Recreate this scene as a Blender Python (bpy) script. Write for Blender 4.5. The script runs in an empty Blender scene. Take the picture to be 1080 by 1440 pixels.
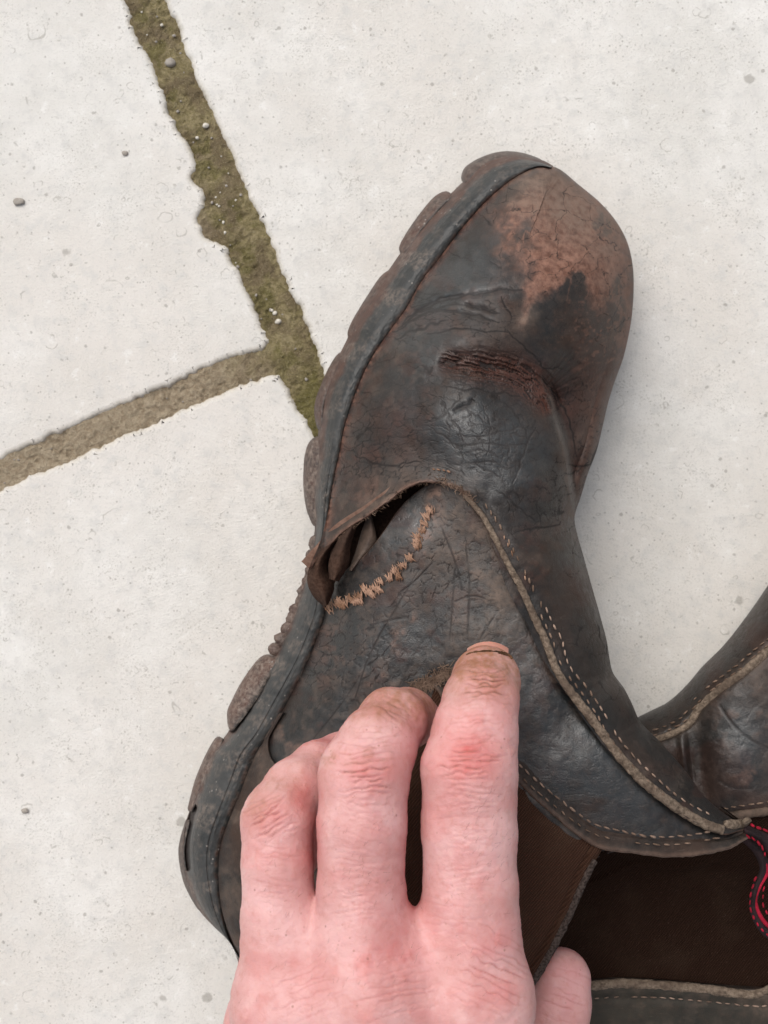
import bpy, math, random
import numpy as np
random.seed(7); RNG = np.random.default_rng(11)
C = bpy.context.scene.collection
# ------------------------------------------------------------------ camera, world, sun
H = 0.42                      # lens height above the paving (m)
K = 0.00027                   # metres per photograph pixel on the paving
cam_d = bpy.data.cameras.new('camera'); cam = bpy.data.objects.new('camera', cam_d); C.objects.link(cam)
cam.location = (0, 0, H); cam.rotation_euler = (0, 0, 0)
cam_d.sensor_fit = 'VERTICAL'; cam_d.sensor_height = 24; cam_d.angle = 2*math.atan(720*K/H)
cam_d.clip_start = 0.01; cam_d.clip_end = 200
cam_d.dof.use_dof = True; cam_d.dof.focus_distance = H-0.085; cam_d.dof.aperture_fstop = 18.0
bpy.context.scene.camera = cam
SUN_EL, SUN_AZ = math.radians(57), math.radians(-35)     # azimuth measured from +Y towards +X
w = bpy.data.worlds.new('World'); bpy.context.scene.world = w; w.use_nodes = True
nt = w.node_tree; nt.nodes.clear()
sky = nt.nodes.new('ShaderNodeTexSky'); sky.sky_type = 'NISHITA'; sky.sun_disc = False
sky.sun_elevation = SUN_EL; sky.sun_rotation = SUN_AZ
sky.air_density = 1.0; sky.dust_density = 4.0; sky.ozone_density = 1.0
hs = nt.nodes.new('ShaderNodeHueSaturation'); hs.inputs['Saturation'].default_value = 0.36
bg = nt.nodes.new('ShaderNodeBackground'); bg.inputs['Strength'].default_value = 0.113
wo = nt.nodes.new('ShaderNodeOutputWorld')
nt.links.new(sky.outputs[0], hs.inputs['Color']); nt.links.new(hs.outputs[0], bg.inputs[0]); nt.links.new(bg.outputs[0], wo.inputs[0])
sd = bpy.data.lights.new('sun', 'SUN'); sd.energy = 1.3; sd.angle = math.radians(48); sd.color = (1.0, 0.95, 0.89)
sun = bpy.data.objects.new('sun', sd); C.objects.link(sun)
sdir = (math.cos(SUN_EL)*math.sin(SUN_AZ), math.cos(SUN_EL)*math.cos(SUN_AZ), math.sin(SUN_EL))
from mathutils import Vector
sun.rotation_euler = Vector(sdir).to_track_quat('Z', 'Y').to_euler(); sun.location = (0, 0, 2)
sc = bpy.context.scene
sc.view_settings.view_transform = 'Standard'; sc.view_settings.look = 'None'
sc.view_settings.exposure = 0.35; sc.view_settings.gamma = 1.0

# ------------------------------------------------------------------ numpy helpers
A = lambda *p: np.array(p, float)
def P(px, py, z):
    f = (H-z)/H
    return np.stack([(px-540)*K*f, (720-py)*K*f, z+0*px], -1)
def S(z): return K*(H-z)/H                      # metres per pixel at height z
def sstep(a, b, x):
    t = np.clip((x-a)/(b-a), 0, 1); return t*t*(3-2*t)
def spl(pts, n):
    p = np.array(pts, float); m = len(p)
    q = np.vstack([2*p[0]-p[1], p, 2*p[-1]-p[-2]])
    out = []
    for i in range(m-1):
        a, b, c, d = q[i], q[i+1], q[i+2], q[i+3]
        ta = max(np.hypot(*(b-a)[:2]), 1e-6)**.5; tb = max(np.hypot(*(c-b)[:2]), 1e-6)**.5; tc = max(np.hypot(*(d-c)[:2]), 1e-6)**.5
        t0, t1, t2, t3 = 0, ta, ta+tb, ta+tb+tc
        t = np.linspace(t1, t2, 24, endpoint=False)[:, None]
        A1 = (t1-t)/(t1-t0)*a+(t-t0)/(t1-t0)*b; A2 = (t2-t)/(t2-t1)*b+(t-t1)/(t2-t1)*c; A3 = (t3-t)/(t3-t2)*c+(t-t2)/(t3-t2)*d
        B1 = (t2-t)/(t2-t0)*A1+(t-t0)/(t2-t0)*A2; B2 = (t3-t)/(t3-t1)*A2+(t-t1)/(t3-t1)*A3
        out.append((t2-t)/(t2-t1)*B1+(t-t1)/(t2-t1)*B2)
    out.append(p[-1:]); o = np.vstack(out)
    s = np.concatenate([[0], np.cumsum(np.hypot(*np.diff(o[:, :2], axis=0).T))])
    ss = np.linspace(0, s[-1], n)
    return np.stack([np.interp(ss, s, o[:, k]) for k in range(o.shape[1])], -1)
def plen(c): return float(np.hypot(*np.diff(c[:, :2], axis=0).T).sum())
def dist(px, py, c, want_t=False, signed=False):
    shp = px.shape; X = px.ravel(); Y = py.ravel()
    a = c[:-1, :2]; d = c[1:, :2]-a; L2 = (d**2).sum(1)+1e-12
    D = np.empty(X.size); T = np.empty(X.size); SG = np.empty(X.size)
    for i in range(0, X.size, 20000):
        x = X[i:i+20000, None]-a[None, :, 0]; y = Y[i:i+20000, None]-a[None, :, 1]
        t = np.clip((x*d[:, 0]+y*d[:, 1])/L2, 0, 1)
        ex = x-t*d[:, 0]; ey = y-t*d[:, 1]; q = ex*ex+ey*ey
        j = q.argmin(1); r = np.arange(len(j))
        D[i:i+20000] = np.sqrt(q[r, j]); T[i:i+20000] = (j+t[r, j])/len(a)
        SG[i:i+20000] = np.sign(d[j, 0]*y[r, j]-d[j, 1]*x[r, j])
    out = [D.reshape(shp)]
    if want_t: out.append(T.reshape(shp))
    if signed: out.append(SG.reshape(shp))
    return out[0] if len(out) == 1 else out
def h2(ix, iy, s=0):
    ix = ix.astype(np.int64).astype(np.uint32); iy = iy.astype(np.int64).astype(np.uint32)
    h = ix*np.uint32(374761393)+iy*np.uint32(668265263)+np.uint32((s*2246822519+97) & 0xffffffff)
    h = (h ^ (h >> np.uint32(13)))*np.uint32(1274126177); h = (h ^ (h >> np.uint32(16)))*np.uint32(2246822519); h ^= h >> np.uint32(13)
    return h.astype(np.float64)/4294967295.0
def vn(x, y, s=0):
    ix = np.floor(x); iy = np.floor(y); fx = x-ix; fy = y-iy
    fx = fx*fx*fx*(fx*(fx*6-15)+10); fy = fy*fy*fy*(fy*(fy*6-15)+10)
    return (h2(ix, iy, s)*(1-fx)+h2(ix+1, iy, s)*fx)*(1-fy)+(h2(ix, iy+1, s)*(1-fx)+h2(ix+1, iy+1, s)*fx)*fy
def fbm(x, y, s=0, o=4):
    v = 0; a = .5; n = 0
    for i in range(o):
        v = v+a*vn(x, y, s+i*17); n += a; a *= .5; x = x*2.03+3.1; y = y*2.03+7.7
    return v/n
def worley(x, y, s=0):
    ix = np.floor(x); iy = np.floor(y); f1 = np.full(x.shape, 9.); f2 = f1.copy()
    for i in (-1, 0, 1):
        for j in (-1, 0, 1):
            d = np.hypot(ix+i+h2(ix+i, iy+j, s)-x, iy+j+h2(ix+i, iy+j, s+5)-y)
            f2 = np.minimum(f2, np.maximum(f1, d)); f1 = np.minimum(f1, d)
    return f1, f2
def cracks(x, y, s, wd, lo=.35):
    """thin irregular crack lines: cell borders, partly erased"""
    wx = x+.6*(fbm(x*1.7, y*1.7, s+40)-.5); wy = y+.6*(fbm(x*1.7, y*1.7, s+60)-.5)
    f1, f2 = worley(wx, wy, s)
    return (1-sstep(0, wd, f2-f1))*sstep(lo, lo+.2, fbm(x*.8, y*.8, s+90, 3))
def blob(px, py, cx, cy, rx, ry=None, ang=0):
    ry = ry or rx; a = math.radians(ang); x = px-cx; y = py-cy
    u = x*math.cos(a)+y*math.sin(a); v = -x*math.sin(a)+y*math.cos(a)
    return np.exp(-(u/rx)**2-(v/ry)**2)
def smin(a, b, k):
    h = np.clip(.5+.5*(b-a)/k, 0, 1); return b*(1-h)+a*h-k*h*(1-h)
def wmean(px, py, ctl, sg):
    n = 0; d = 0
    for x, y, v in ctl:
        g = np.exp(-((px-x)**2+(py-y)**2)/(2*sg*sg))+1e-9*0+1e-7/(1+((px-x)**2+(py-y)**2)/1e5)
        n = n+g*v; d = d+g
    return n/d

# ------------------------------------------------------------------ object helpers
def root(name, label, cat, loc, group=None):
    o = bpy.data.objects.new(name, None); C.objects.link(o); o.location = loc
    o.empty_display_size = .02
    o['label'] = label; o['category'] = cat
    if group: o['group'] = group
    return o
def wloc(o):
    v = np.zeros(3)
    while o is not None: v += np.array(o.location); o = o.parent
    return v
def mesh(name, V, F, mat, parent=None, attrs=None, smooth=True):
    V = np.asarray(V, float).reshape(-1, 3)
    if parent is not None: V = V-wloc(parent)
    me = bpy.data.meshes.new(name)
    if isinstance(F, np.ndarray):
        k = F.shape[1]; n = len(F)
        me.vertices.add(len(V)); me.vertices.foreach_set('co', V.astype(np.float32).ravel())
        me.loops.add(n*k); me.loops.foreach_set('vertex_index', F.astype(np.int32).ravel())
        me.polygons.add(n); me.polygons.foreach_set('loop_start', np.arange(0, n*k, k, dtype=np.int32))
        me.polygons.foreach_set('loop_total', np.full(n, k, np.int32))
        me.update(calc_edges=True); me.validate()
    else:
        me.from_pydata(V.tolist(), [], F)
    if smooth: me.polygons.foreach_set('use_smooth', np.ones(len(me.polygons), bool))
    for kname, arr in (attrs or {}).items():
        arr = np.asarray(arr, float).reshape(-1, 4)
        at = me.attributes.new(kname, 'FLOAT_COLOR', 'POINT'); at.data.foreach_set('color', arr.astype(np.float32).ravel())
    me.materials.append(mat); me.update()
    o = bpy.data.objects.new(name, me); C.objects.link(o); o.parent = parent
    return o
def gridf(nu, nv, cu=False, cv=False, flip=False):
    iu = np.arange(nu if cu else nu-1); iv = np.arange(nv if cv else nv-1)
    a, b = np.meshgrid(iu, iv, indexing='ij'); a1 = (a+1) % nu; b1 = (b+1) % nv
    F = np.stack([a*nv+b, a1*nv+b, a1*nv+b1, a*nv+b1], -1).reshape(-1, 4)
    return F[:, ::-1].copy() if flip else F
def grid(name, G, mat, parent=None, attrs=None, cu=False, cv=False, flip=False):
    return mesh(name, G.reshape(-1, 3), gridf(G.shape[0], G.shape[1], cu, cv, flip), mat, parent, attrs)
def coons(c0, c1, d0, d1, u, v):
    """c0,c1 run along u at v=0,1 ; d0,d1 run along v at u=0,1"""
    def ev(c, t):
        s = np.linspace(0, 1, len(c)); return np.stack([np.interp(t, s, c[:, k]) for k in (0, 1)], -1)
    U = u[:, None, None]; V = v[None, :, None]
    a = ev(c0, u)[:, None]; b = ev(c1, u)[:, None]; c = ev(d0, v)[None]; d = ev(d1, v)[None]
    return (1-V)*a+V*b+(1-U)*c+U*d-((1-U)*(1-V)*c0[0]+(1-U)*V*c1[0]+U*(1-V)*c0[-1]+U*V*c1[-1])
def cosmix(n, m=.8):
    t = np.linspace(0, 1, n); return (1-m)*t+m*(1-np.cos(np.pi*t))/2
def tube_pts(c3, r, n=8, flat=1.0):
    c3 = np.asarray(c3); m = len(c3); T = np.gradient(c3, axis=0); T /= np.linalg.norm(T, axis=1)[:, None]+1e-12
    up = np.array([0, 0, 1.]); B = np.cross(T, up); B /= np.linalg.norm(B, axis=1)[:, None]+1e-9; N = np.cross(B, T)
    a = np.linspace(0, 2*np.pi, n, endpoint=False); r = np.broadcast_to(np.asarray(r, float), (m,))[:, None, None]
    return c3[:, None]+r*(np.cos(a)[None, :, None]*B[:, None]+flat*np.sin(a)[None, :, None]*N[:, None])

# ------------------------------------------------------------------ materials
class M:
    def __init__(s, name, rough=.6, spec=.5):
        s.m = bpy.data.materials.new(name); s.m.use_nodes = True; s.t = s.m.node_tree; s.t.nodes.clear()
        s.o = s.n('OutputMaterial'); s.b = s.n('BsdfPrincipled'); s.l(s.b.outputs[0], s.o.inputs[0])
        s.b.inputs['Roughness'].default_value = rough; s.b.inputs['Specular IOR Level'].default_value = spec
        s.co = s.n('TexCoord').outputs['Object']
    def n(s, k, **kw):
        x = s.t.nodes.new('ShaderNode'+k)
        for a, v in kw.items(): setattr(x, a, v)
        return x
    def l(s, a, b): s.t.links.new(a, b)
    def put(s, sock, v):
        if hasattr(v, 'is_linked') or hasattr(v, 'links'): s.l(v, sock)
        else: sock.default_value = v
    def noise(s, sc, det=4, rough=.55, dist=0, scale3=None, co=None):
        x = s.n('TexNoise'); x.inputs['Scale'].default_value = sc; x.inputs['Detail'].default_value = det; x.inputs['Roughness'].default_value = rough
        x.inputs['Distortion'].default_value = dist; c = co or s.co
        if scale3:
            mp = s.n('Mapping'); mp.inputs['Scale'].default_value = scale3; s.l(c, mp.inputs[0]); c = mp.outputs[0]
        s.l(c, x.inputs['Vector']); return x.outputs[0]
    def vor(s, sc, feat='F1', rnd=1):
        x = s.n('TexVoronoi', feature=feat); x.inputs['Scale'].default_value = sc; x.inputs['Randomness'].default_value = rnd
        s.l(s.co, x.inputs['Vector']); return x
    def ramp(s, v, a, b, lo=0., hi=1.):
        x = s.n('MapRange', interpolation_type='SMOOTHSTEP'); s.l(v, x.inputs[0])
        for i, q in zip((1, 2, 3, 4), (a, b, lo, hi)): x.inputs[i].default_value = q
        return x.outputs[0]
    def math(s, op, a, b=0.):
        x = s.n('Math', operation=op); s.put(x.inputs[0], a); s.put(x.inputs[1], b); return x.outputs[0]
    def mix(s, f, a, b):
        x = s.n('Mix', data_type='RGBA'); s.put(x.inputs[0], f)
        for sock, v in ((x.inputs[6], a), (x.inputs[7], b)): s.put(sock, (*v, 1) if isinstance(v, tuple) and len(v) == 3 else v)
        return x.outputs[2]
    def attr(s, name):
        x = s.n('Attribute', attribute_name=name); y = s.n('SeparateColor'); s.l(x.outputs['Color'], y.inputs[0])
        return y.outputs[0], y.outputs[1], y.outputs[2], x.outputs['Alpha']
    def bump(s, h, st, dist, prev=None):
        x = s.n('Bump'); x.inputs['Strength'].default_value = st; x.inputs['Distance'].default_value = dist; s.l(h, x.inputs['Height'])
        if prev is not None: s.l(prev, x.inputs['Normal'])
        return x.outputs[0]
    def done(s, col, rough=None, nrm=None):
        s.put(s.b.inputs['Base Color'], (*col, 1) if isinstance(col, tuple) else col)
        if rough is not None: s.put(s.b.inputs['Roughness'], rough)
        if nrm is not None: s.l(nrm, s.b.inputs['Normal'])
        return s.m

def leather(name, base=(.016, .0145, .0135), alt=(.040, .0235, .0165), rough=(.36, .60), dusty=1.0):
    m = M(name); R, G, B, Al = m.attr('wear'); pol = m.attr('polish_sheen')[0]
    n1 = m.noise(45, 5, .6); n2 = m.noise(420, 5, .65); n3 = m.noise(2200, 3, .6)
    c = m.mix(m.math('MULTIPLY', m.ramp(n1, .38, .66), m.math('SUBTRACT', 1., m.math('MULTIPLY', pol, .7))), base, alt)
    c = m.mix(m.math('MULTIPLY', pol, .8), c, (.0155, .0205, .0225))  # bluish sky sheen painted into the base colour of the polished areas
    c = m.mix(m.math('MULTIPLY', m.ramp(n2, .45, .75), .24), c, (.085, .058, .045))
    c = m.mix(G, c, m.mix(n2, (.030, .011, .008), (.092, .034, .021)))
    c = m.mix(R, c, m.mix(m.ramp(n2, .3, .7), (.12, .050, .031), (.29, .150, .105)))
    fd = m.math('MULTIPLY', m.math('MULTIPLY', Al, dusty), m.ramp(n2, .25, .7, .35, 1))
    c = m.mix(fd, c, (.185, .135, .105))
    c = m.mix(m.math('MULTIPLY', B, .9), c, (.010, .007, .006))
    # pale hair-line scratches
    sc1 = m.noise(60, 2, .5, 0, (1, 14, 1)); ln = m.math('MULTIPLY', m.ramp(m.math('ABSOLUTE', m.math('SUBTRACT', sc1, .5)), .0, .006, 1, 0), m.ramp(n1, .5, .62))
    c = m.mix(m.math('MULTIPLY', ln, .25), c, (.16, .13, .11))
    r = m.ramp(m.math('ADD', m.math('MULTIPLY', n1, .5), m.math('MULTIPLY', n2, .5)), .35, .65, rough[0], rough[1])
    r = m.math('ADD', r, m.math('MULTIPLY', m.math('MAXIMUM', R, m.math('MAXIMUM', Al, B)), .25))
    r = m.math('SUBTRACT', r, m.math('MULTIPLY', pol, .06)); m.put(m.b.inputs['Specular IOR Level'], m.math('ADD', m.math('MULTIPLY', pol, .72), .22))
    v = m.vor(1500, 'DISTANCE_TO_EDGE'); pe = m.ramp(v.outputs['Distance'], 0, .12)
    b = m.bump(pe, .16, .0003); b = m.bump(n3, .30, .0004, b); b = m.bump(n2, .18, .0010, b)
    return m.done(c, r, b)
MAT = {}
MAT['leather'] = leather('dark worn leather')
MAT['leather_b'] = leather('dark brown leather', (.019, .014, .011), (.042, .026, .018), (.36, .58))
MAT['leather_g'] = leather('greenish black leather', (.022, .024, .020), (.036, .034, .026), (.5, .7))
def raw_edge():
    m = M('raw leather edge', .9, .2); n = m.noise(700, 6, .7); n2 = m.noise(110, 3)
    c = m.mix(m.ramp(n, .3, .7), (.085, .062, .045), (.28, .215, .16)); c = m.mix(m.ramp(n2, .45, .65, 0, .6), c, (.10, .07, .052))
    return m.done(c, None, m.bump(n, .8, .0012))
MAT['raw'] = raw_edge()
def suede():
    m = M('brown lining', .95, .1); n = m.noise(900, 5, .7); n2 = m.noise(70)
    c = m.mix(m.ramp(n, .3, .7), (.040, .021, .014), (.085, .050, .036)); c = m.mix(m.ramp(n2, .4, .6, 0, .5), c, (.03, .02, .016))
    return m.done(c, None, m.bump(n, .6, .0006))
MAT['lining'] = suede()
def rubber():
    m = M('black rubber sole', .5, .34); R, G, B, Al = m.attr('wear')
    n1 = m.noise(60, 5, .6); n2 = m.noise(600, 5, .7); n4 = m.noise(160, 3, .6)
    c = m.mix(m.ramp(n1, .35, .65), (.026, .028, .028), (.046, .047, .046))
    c = m.mix(m.math('MULTIPLY', R, m.ramp(n4, .3, .6, .5, 1)), c, m.mix(n2, (.060, .028, .021), (.125, .070, .052)))
    c = m.mix(m.math('MULTIPLY', Al, m.ramp(n2, .35, .65)), c, (.22, .175, .145))
    sp = m.vor(420).outputs['Distance']; c = m.mix(m.math('MULTIPLY', m.ramp(sp, .10, .18, 1, 0), m.ramp(n4, .5, .6)), c, (.24, .22, .20))
    c = m.mix(B, c, (.010, .008, .008))
    r = m.ramp(n1, .35, .65, .34, .55); r = m.math('ADD', r, m.math('MULTIPLY', m.math('MAXIMUM', R, Al), .25))
    return m.done(c, r, m.bump(n2, .25, .0006, m.bump(n4, .25, .0015)))
MAT['rubber'] = rubber()
def thread_(name):
    m = M(name, .95, .1); n = m.noise(1300, 3); n2 = m.noise(200, 3)
    return m.done(m.mix(m.ramp(n, .35, .65), (.030, .022, .019), (.085, .065, .056)), None, m.bump(n, .8, .0006))
def elastic(name, k):
    m = M(name, .95, .1)
    mp = m.n('Mapping'); mp.inputs['Rotation'].default_value = (0, 0, math.radians(38)); m.l(m.co, mp.inputs[0])
    wv = m.n('TexWave', wave_type='BANDS', bands_direction='X'); wv.inputs['Scale'].default_value = 420; wv.inputs['Distortion'].default_value = .8; wv.inputs['Detail'].default_value = 2; m.l(mp.outputs[0], wv.inputs[0])
    w2 = m.n('TexWave', wave_type='BANDS', bands_direction='Y'); w2.inputs['Scale'].default_value = 560; w2.inputs['Distortion'].default_value = 1.2; m.l(mp.outputs[0], w2.inputs[0])
    m.b.inputs['Specular IOR Level'].default_value = .04; h = m.math('MULTIPLY', wv.outputs[0], m.math('ADD', m.math('MULTIPLY', w2.outputs[0], .5), .5)); n = m.noise(60, 4)
    c = m.mix(m.math('ADD', m.math('MULTIPLY', h, .85), m.math('MULTIPLY', m.noise(900, 3), .25)), (.017*k, .0080*k, .0052*k), (.038*k, .020*k, .0135*k)); c = m.mix(m.ramp(n, .45, .7, 0, .5), c, (.040*k, .024*k, .016*k))
    n5 = m.noise(1500, 3); c = m.mix(m.ramp(n5, .62, .75, 0, .4), c, (.09, .06, .05))
    return m.done(c, None, m.bump(h, .6, .0005))
MAT['elastic'] = elastic('brown elastic webbing', 1.9); MAT['elastic_b'] = elastic('dark brown elastic webbing', .8); MAT['hem'] = thread_('elastic hem')
def thread(name, a, b):
    m = M(name, .9, .2); n = m.noise(2500, 2); n2 = m.noise(120, 2)
    return m.done(m.mix(m.ramp(n2, .4, .6), a, b), None, m.bump(n, .6, .0004))
MAT['thread'] = thread('pale seam thread', (.17, .115, .085), (.34, .24, .185))
MAT['thread_dark'] = thread('soiled seam thread', (.13, .085, .06), (.24, .165, .12))
MAT['thread_torn'] = thread('torn orange thread', (.21, .115, .07), (.38, .235, .165))
MAT['red'] = thread('crimson piping', (.24, .007, .020), (.40, .012, .036))
MAT['black_tape'] = thread('black tape', (.018, .012, .013), (.032, .018, .020))
MAT['fray'] = thread('frayed leather fibres', (.10, .062, .042), (.22, .15, .11))

def stone():
    m = M('pale limestone', .85, .25); n0 = m.noise(9, 5, .6); n1 = m.noise(22, 6, .6); n2 = m.noise(160, 6, .65); n3 = m.noise(1300, 4, .7)
    c = m.mix(m.ramp(n1, .32, .68), (.640, .622, .582), (.740, .725, .690)); c = m.mix(m.ramp(n0, .38, .6, 0, .6), c, (.640, .600, .550))
    c = m.mix(m.ramp(n2, .48, .70, 0, .65), c, (.57, .56, .535)); c = m.mix(m.ramp(n2, .30, .42, .5, 0), c, (.80, .79, .765))
    c = m.mix(m.ramp(n3, .53, .68, 0, .5), c, (.50, .49, .465))
    n6 = m.noise(55, 4, .7); grit = m.math('MULTIPLY', m.ramp(n3, .52, .66), m.ramp(n6, .46, .62, 0, .6)); c = m.mix(grit, c, (.42, .40, .355))
    hgt = n2
    # fossil shells: partial thin rings, several sizes
    for sc, gate, w_ in ((70, .80, .028), (120, .72, .035), (210, .70, .05)):
        v = m.vor(sc, 'F1', 1); sep = m.n('SeparateColor'); m.l(v.outputs['Color'], sep.inputs[0])
        dn = m.noise(sc*2.2, 2, .5)
        rad = m.math('ADD', m.math('MULTIPLY', sep.outputs[0], .22), .12)
        dd = m.math('ABSOLUTE', m.math('SUBTRACT', m.math('ADD', v.outputs['Distance'], m.math('MULTIPLY', m.math('SUBTRACT', dn, .5), .42)), rad))
        ring = m.math('MULTIPLY', m.ramp(dd, w_*.3, w_, 1, 0), m.ramp(sep.outputs[1], gate-.04, gate))
        ring = m.math('MULTIPLY', ring, m.ramp(m.noise(sc*1.3, 2), .50, .62))
        c = m.mix(m.math('MULTIPLY', ring, .7), c, (.40, .38, .345))
    # pits and dark specks
    for sc, gate, r_ in ((60, .86, .13), (190, .80, .16), (480, .74, .22)):
        v = m.vor(sc, 'F1', 1); sep = m.n('SeparateColor'); m.l(v.outputs['Color'], sep.inputs[0])
        dn = m.noise(sc*3, 3, .6); d2 = m.math('ADD', v.outputs['Distance'], m.math('MULTIPLY', m.math('SUBTRACT', dn, .5), .35))
        sp = m.math('MULTIPLY', m.ramp(d2, r_*.5, r_, 1, 0), m.ramp(sep.outputs[1], gate-.02, gate))
        c = m.mix(m.math('MULTIPLY', sp, .6), c, (.30, .28, .25))
    c = m.mix(m.math('MULTIPLY', m.attr('wear')[0], m.ramp(n3, .25, .7, .35, .9)), c, (.37, .315, .215))
    nb = m.bump(n2, .3, .0016); nb = m.bump(n3, .45, .0006, nb)
    return m.done(c, None, nb)
MAT['stone'] = stone()
def mortar():
    m = M('mossy joint sand', .95, .15); R, G, B, Al = m.attr('wear')
    n1 = m.noise(90, 5, .65); n2 = m.noise(500, 5, .7); n3 = m.noise(2200, 3, .7)
    sand = m.mix(m.ramp(n2, .3, .7), (.33, .255, .17), (.52, .43, .31)); moss = m.mix(m.ramp(n2, .3, .7), (.20, .165, .075), (.39, .325, .18))
    moss = m.mix(m.ramp(n1, .42, .62), moss, (.20, .155, .09)); c = m.mix(R, sand, moss)
    c = m.mix(m.math('MULTIPLY', G, .6), c, m.mix(n2, (.07, .070, .010), (.17, .155, .035)))
    c = m.mix(m.ramp(n3, .56, .68, 0, .75), c, (.44, .38, .26)); c = m.mix(m.ramp(n3, .30, .42, .5, 0), c, (.08, .06, .035))
    return m.done(c, None, m.bump(n2, .8, .0018, m.bump(n3, .9, .0010)))
MAT['mortar'] = mortar()
def pebble_m(name, a, b):
    m = M(name, .8, .3); n = m.noise(900, 4); return m.done(m.mix(n, a, b), None, m.bump(n, .5, .0004))
MAT['pebble'] = pebble_m('grey pebble', (.24, .215, .185), (.42, .385, .34)); MAT['pebble_w'] = pebble_m('white grit', (.5, .47, .40), (.7, .66, .58))
def skin():
    m = M('skin', .5, .4); R, G, B, Al = m.attr('tone')
    n1 = m.noise(70, 4, .6); n2 = m.noise(420, 4, .6); n3 = m.noise(1600, 3, .6)
    c = m.mix(m.ramp(n1, .35, .65), (.590, .305, .288), (.685, .405, .392))
    c = m.mix(m.ramp(n2, .50, .72, 0, .35), c, (.50, .215, .180))
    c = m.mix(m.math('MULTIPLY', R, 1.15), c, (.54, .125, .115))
    c = m.mix(m.math('MULTIPLY', G, m.ramp(n2, .3, .7, .55, 1)), c, (.33, .150, .085))
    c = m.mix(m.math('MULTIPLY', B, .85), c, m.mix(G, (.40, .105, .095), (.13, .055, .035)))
    sp = m.vor(380).outputs['Distance']; c = m.mix(m.math('MULTIPLY', m.ramp(sp, .08, .16, .55, 0), m.ramp(n1, .50, .60)), c, (.28, .12, .085))
    m.b.inputs['Subsurface Weight'].default_value = .20; m.b.inputs['Subsurface Radius'].default_value = (1, .25, .12); m.b.inputs['Subsurface Scale'].default_value = .003
    v = m.vor(1200, 'DISTANCE_TO_EDGE'); pe = m.ramp(v.outputs['Distance'], 0, .15)
    nb = m.bump(pe, .20, .0003); nb = m.bump(n2, .20, .0010, nb); nb = m.bump(n3, .2, .0003, nb)
    return m.done(c, m.ramp(n2, .3, .7, .42, .60), nb)
MAT['skin'] = skin()
def nailm():
    m = M('fingernail', .35, .5); n = m.noise(500, 3); m.b.inputs['Subsurface Weight'].default_value = .2; m.b.inputs['Subsurface Scale'].default_value = .002
    return m.done(m.mix(n, (.62, .27, .20), (.72, .36, .28)))
MAT['nail'] = nailm(); MAT['dirt'] = thread('dirt', (.05, .025, .012), (.12, .06, .03)); MAT['hair'] = thread('dark hair', (.05, .03, .02), (.09, .05, .035))

# ------------------------------------------------------------------ paving
def attr4(shape, r=0, g=0, b=0, a=0):
    o = np.zeros(shape+(4,)); o[..., 0] = r; o[..., 1] = g; o[..., 2] = b; o[..., 3] = a; return np.clip(o, 0, 1)
ZJ = -0.0034
pv = 4.0
pavement = mesh('pavement', [(-pv, -pv, ZJ-.004), (pv, -pv, ZJ-.004), (pv, pv, ZJ-.004), (-pv, pv, ZJ-.004)], [(0, 1, 2, 3)], MAT['mortar'], None, {'wear': attr4((4,), .3)}, False)
pavement['kind'] = 'structure'
e1 = [(-5, -420), (130, -90), (175, 0), (192, 45), (210, 80), (224, 112), (236, 146), (238, 158), (250, 175), (268, 212), (274, 232), (271, 250), (281, 262), (291, 276), (290, 290), (279, 309), (284, 318), (296, 334), (306, 338), (320, 346), (328, 366), (340, 390), (350, 412), (360, 432), (369, 455), (375, 472), (377, 482), (370, 491),
      (350, 497), (325, 505), (300, 515), (250, 537), (200, 558), (150, 582), (100, 603), (50, 625), (0, 646), (-400, 818)]
e2 = [(60, -420), (196, -70), (230, 0), (250, 40), (262, 72), (270, 95), (284, 128), (296, 155), (310, 186), (322, 212), (330, 236), (342, 262), (352, 283), (364, 306), (376, 331), (388, 360), (400, 388), (411, 412), (425, 441), (436, 465), (446, 492), (453, 520), (500, 628), (560, 768), (650, 978), (750, 1210), (860, 1460), (1300, 2480)]
e3 = [(-400, 862), (0, 686), (50, 664), (100, 645), (150, 621), (175, 611), (210, 596), (250, 577), (300, 556), (350, 536), (372, 527), (388, 525), (398, 530), (406, 546), (415, 562), (425, 580), (442, 608), (500, 738), (600, 968), (700, 1198), (800, 1430), (1220, 2400)]
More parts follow.
